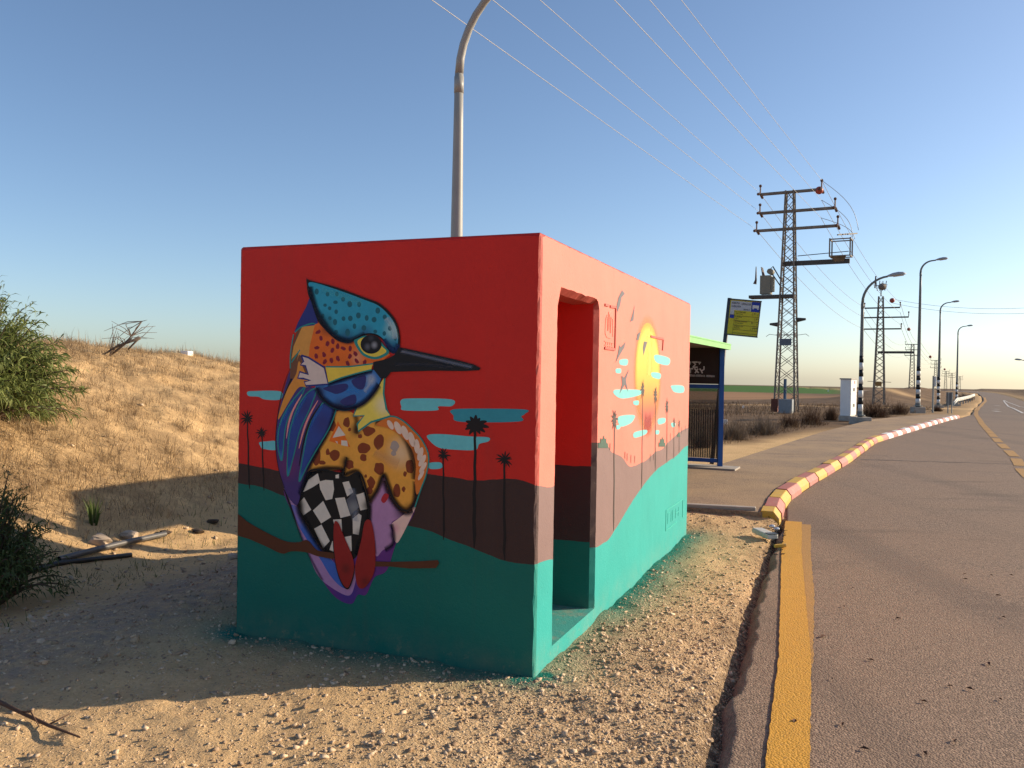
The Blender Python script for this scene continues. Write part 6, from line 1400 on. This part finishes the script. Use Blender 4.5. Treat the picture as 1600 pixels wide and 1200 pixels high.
SHM = leafmat('dry_shrub_twigs', (0.055, 0.032, 0.020), (0.17, 0.095, 0.055), .85, .05); SHG = leafmat('grey_dry_twigs', (0.11, 0.085, 0.065), (0.24, 0.19, 0.14), .85, .05)
for px, py, w, h, M_, nm in [(1098, 700, 40, 45, SHG, 'grey dry shrub mostly hidden by the bus shelter panel'), (1150, 688, 52, 40, SHG, 'grey dry shrub just right of the bus shelter post'), (1195, 680, 60, 38, SHG, 'wide grey dry shrub in front of the nearest pylon'), (1238, 668, 42, 26, SHM, 'rusty dry shrub right below the nearest pylon'), (1272, 664, 46, 32, SHM, 'red brown dry shrub left of the white cabinet'), (1301, 657, 24, 26, SHM, 'small dark shrub touching the white cabinet'), (1374, 654, 62, 34, SHM, 'large dark brown shrub right of the short striped lamp'), (1408, 648, 34, 22, SHM, 'smaller dark shrub beside the large brown one'), (1336, 640, 40, 18, SHM, 'low shrub behind the short striped lamp'), (1466, 643, 16, 10, SHM, 'tiny shrub at the fourth lamp base'), (1510, 626, 24, 12, SHG, 'greenish shrub behind the guard rail')]:
    P_ = gnd(px, py)
    for _ in range(5): P_ = gnd(px, py, tz(P_[0], P_[1]) - float(zb(P_[0], P_[1])))
    kk = P_[1] / F_PX; g = np.random.default_rng(px)
    V, Fq = twigs(np.array([P_[0], P_[1] + w * kk * .3, tz(P_[0], P_[1]) - .03]), 950, w * kk * .62, h * kk * 1.05, g, 3, .0045 * max(1, P_[1] / 18))
    o = bpy.data.objects.new('dry_shrub', nparr_mesh('dry_shrub', V, Fq, M_)); COL.objects.link(o); tag(o, nm, 'shrub', 'dry shrubs beyond the pavement')
# uprooted dead branch on the crest
def crest_pt(px, py):
    best = None
    for Y in np.arange(12, 30, .25):
        p = at(px, py, Y); dz = p[2] - tz(p[0], p[1])
        if dz < 0.05 and best is None: best = np.array([p[0], p[1], tz(p[0], p[1])])
    return best if best is not None else np.array([*at(px, py, 20)[:2], tz(*at(px, py, 20)[:2])])
cp = crest_pt(172, 552); DB = thing('dead_branch', cp, 'bare dead branch leaning on top of the sandy bank', 'branch'); g = np.random.default_rng(4)
DBM = mat('dead_wood', (0.13, 0.10, 0.08), 0.9, 0.2); ky = cp[1] / F_PX
tipc = lambda px, py: at(px, py, cp[1])
main = [cp, tipc(195, 538), tipc(205, 525), tipc(222, 502), tipc(230, 500)]
MB().tube(main, [.02, .017, .013, .008, .003], 6).build('limb', DBM, DB, True)
MB().tube([tipc(158, 556), tipc(185, 540), tipc(219, 528)], [.015, .022, .028], 7).build('broken_limb', DBM, DB, True); MB().tube([tipc(218, 528), tipc(200, 546)], [.02, .014], 6).build('broken_limb', DBM, DB, True)
for i in range(26):
    s_ = main[random.randint(0, 3)]; e_ = tipc(random.uniform(168, 236), random.uniform(503, 536)) + np.array([0, random.uniform(-.5, .5), 0]); mdp = (s_ + e_) / 2 + np.array([random.uniform(-.08, .08), 0, random.uniform(-.02, .1)])
    MB().tube([s_, mdp, e_], [.008, .006, .003], 5).build('twig', DBM, DB)
wb_ = crest_pt(262, 556); tag(bevelmod(MB().box(wb_ + np.array([0, 1.0, .0]), (.17, .3, .3)).build('white_block', cw), .02), 'small white block peeping over the crest of the bank', 'block')

# ------------------------------------------------------------------ green wattle bushes at the left edge
def bush(name, centre, rad, hgt, nbr, per, label, M_, seed, leaf=.12, lw=.0065, low=0.0):
    g = np.random.default_rng(seed); c = np.array(centre, float); B_ = thing(name, c, label, 'bush', 'green bushes at the left edge')
    wood = MB(); Vs, Fs = [], []; k0 = 0
    for i in range(nbr):
        a = g.uniform(0, 6.28); t = g.uniform(low, 1) ** .8; el = math.asin(min(1, t)); L = g.uniform(.55, 1.08)
        tip = c + np.array([math.cos(a) * math.cos(el) * rad, math.sin(a) * math.cos(el) * rad, hgt * (.12 + .88 * math.sin(el))]) * np.array([L, L, g.uniform(.8, 1.05)])
        mid = c * .45 + tip * .55 + np.array([0, 0, hgt * .14]); pts = []
        for s in np.linspace(0, 1, 8): pts.append((1 - s) ** 2 * c + 2 * s * (1 - s) * mid + s * s * tip + np.array([0, 0, -.12 * s ** 3 * rad]))
        wood.tube(pts, [.016 * (1 - s * .9) + .0015 for s in np.linspace(0, 1, 8)], 4, False)
        for j in range(per):
            s = g.uniform(.32, 1.0) ; q = s * 7; i0 = min(6, int(q)); p = np.array(pts[i0]) * (1 - (q - i0)) + np.array(pts[i0 + 1]) * (q - i0); dirb = np.array(pts[i0 + 1]) - np.array(pts[i0]); dirb /= np.linalg.norm(dirb)
            p = p + g.normal(0, .035, 3)
            d = dirb * .7 + g.normal(0, .6, 3) + np.array([0, 0, -.15]); d /= np.linalg.norm(d); l = leaf * g.uniform(.6, 1.25)
            sd = np.cross(d, g.normal(0, 1, 3)); sd /= np.linalg.norm(sd) + 1e-9; w = lw * g.uniform(.7, 1.3)
            m_ = p + d * l * .5 + np.array([0, 0, .012]); e_ = p + d * l - np.array([0, 0, l * .22])
            Vs += [p, m_ - sd * w, m_ + sd * w, e_]; Fs += [(k0, k0 + 1, k0 + 2), (k0 + 1, k0 + 3, k0 + 2)]; k0 += 4
    wood.build('branches', mat('bush_wood', (.11, .075, .05), .9, .2), B_)
    o = bpy.data.objects.new('foliage', nparr_mesh('foliage', np.array(Vs), np.array(Fs), M_)); COL.objects.link(o); put(o, B_)
    return B_
WAT = leafmat('wattle_leaf', (0.09, 0.125, 0.03), (0.24, 0.27, 0.085), .5, .3)
c_ = at(-38, 640, 9.8); bush('green_bush', (c_[0], 9.8, tz(c_[0], 9.8) - .1), 1.12, 1.6, 210, 62, 'sunlit green wattle bush at the left edge above the bank foot', WAT, 5, .14, .009)
c_ = at(20, 470, 10.2); bush('green_bush', (c_[0] - .55, 10.3, tz(c_[0], 10.3) + .3), .95, 1.6, 34, 44, 'tall thin top shoots of a bush at the far left, against the sky', WAT, 9, .13, .0055, .5)
c_ = at(-25, 880, 6.6); bush('green_bush', (c_[0], 6.6, tz(c_[0], 6.6) - .05), .58, 1.2, 130, 62, 'dark shaded bush in the lower left, in front of the hose', leafmat('wattle_leaf_shaded', (0.05, 0.075, 0.022), (0.12, 0.15, 0.05), .5, .25), 6, .075, .006)  # leaf colour darkened to paint in the shelter's shadow
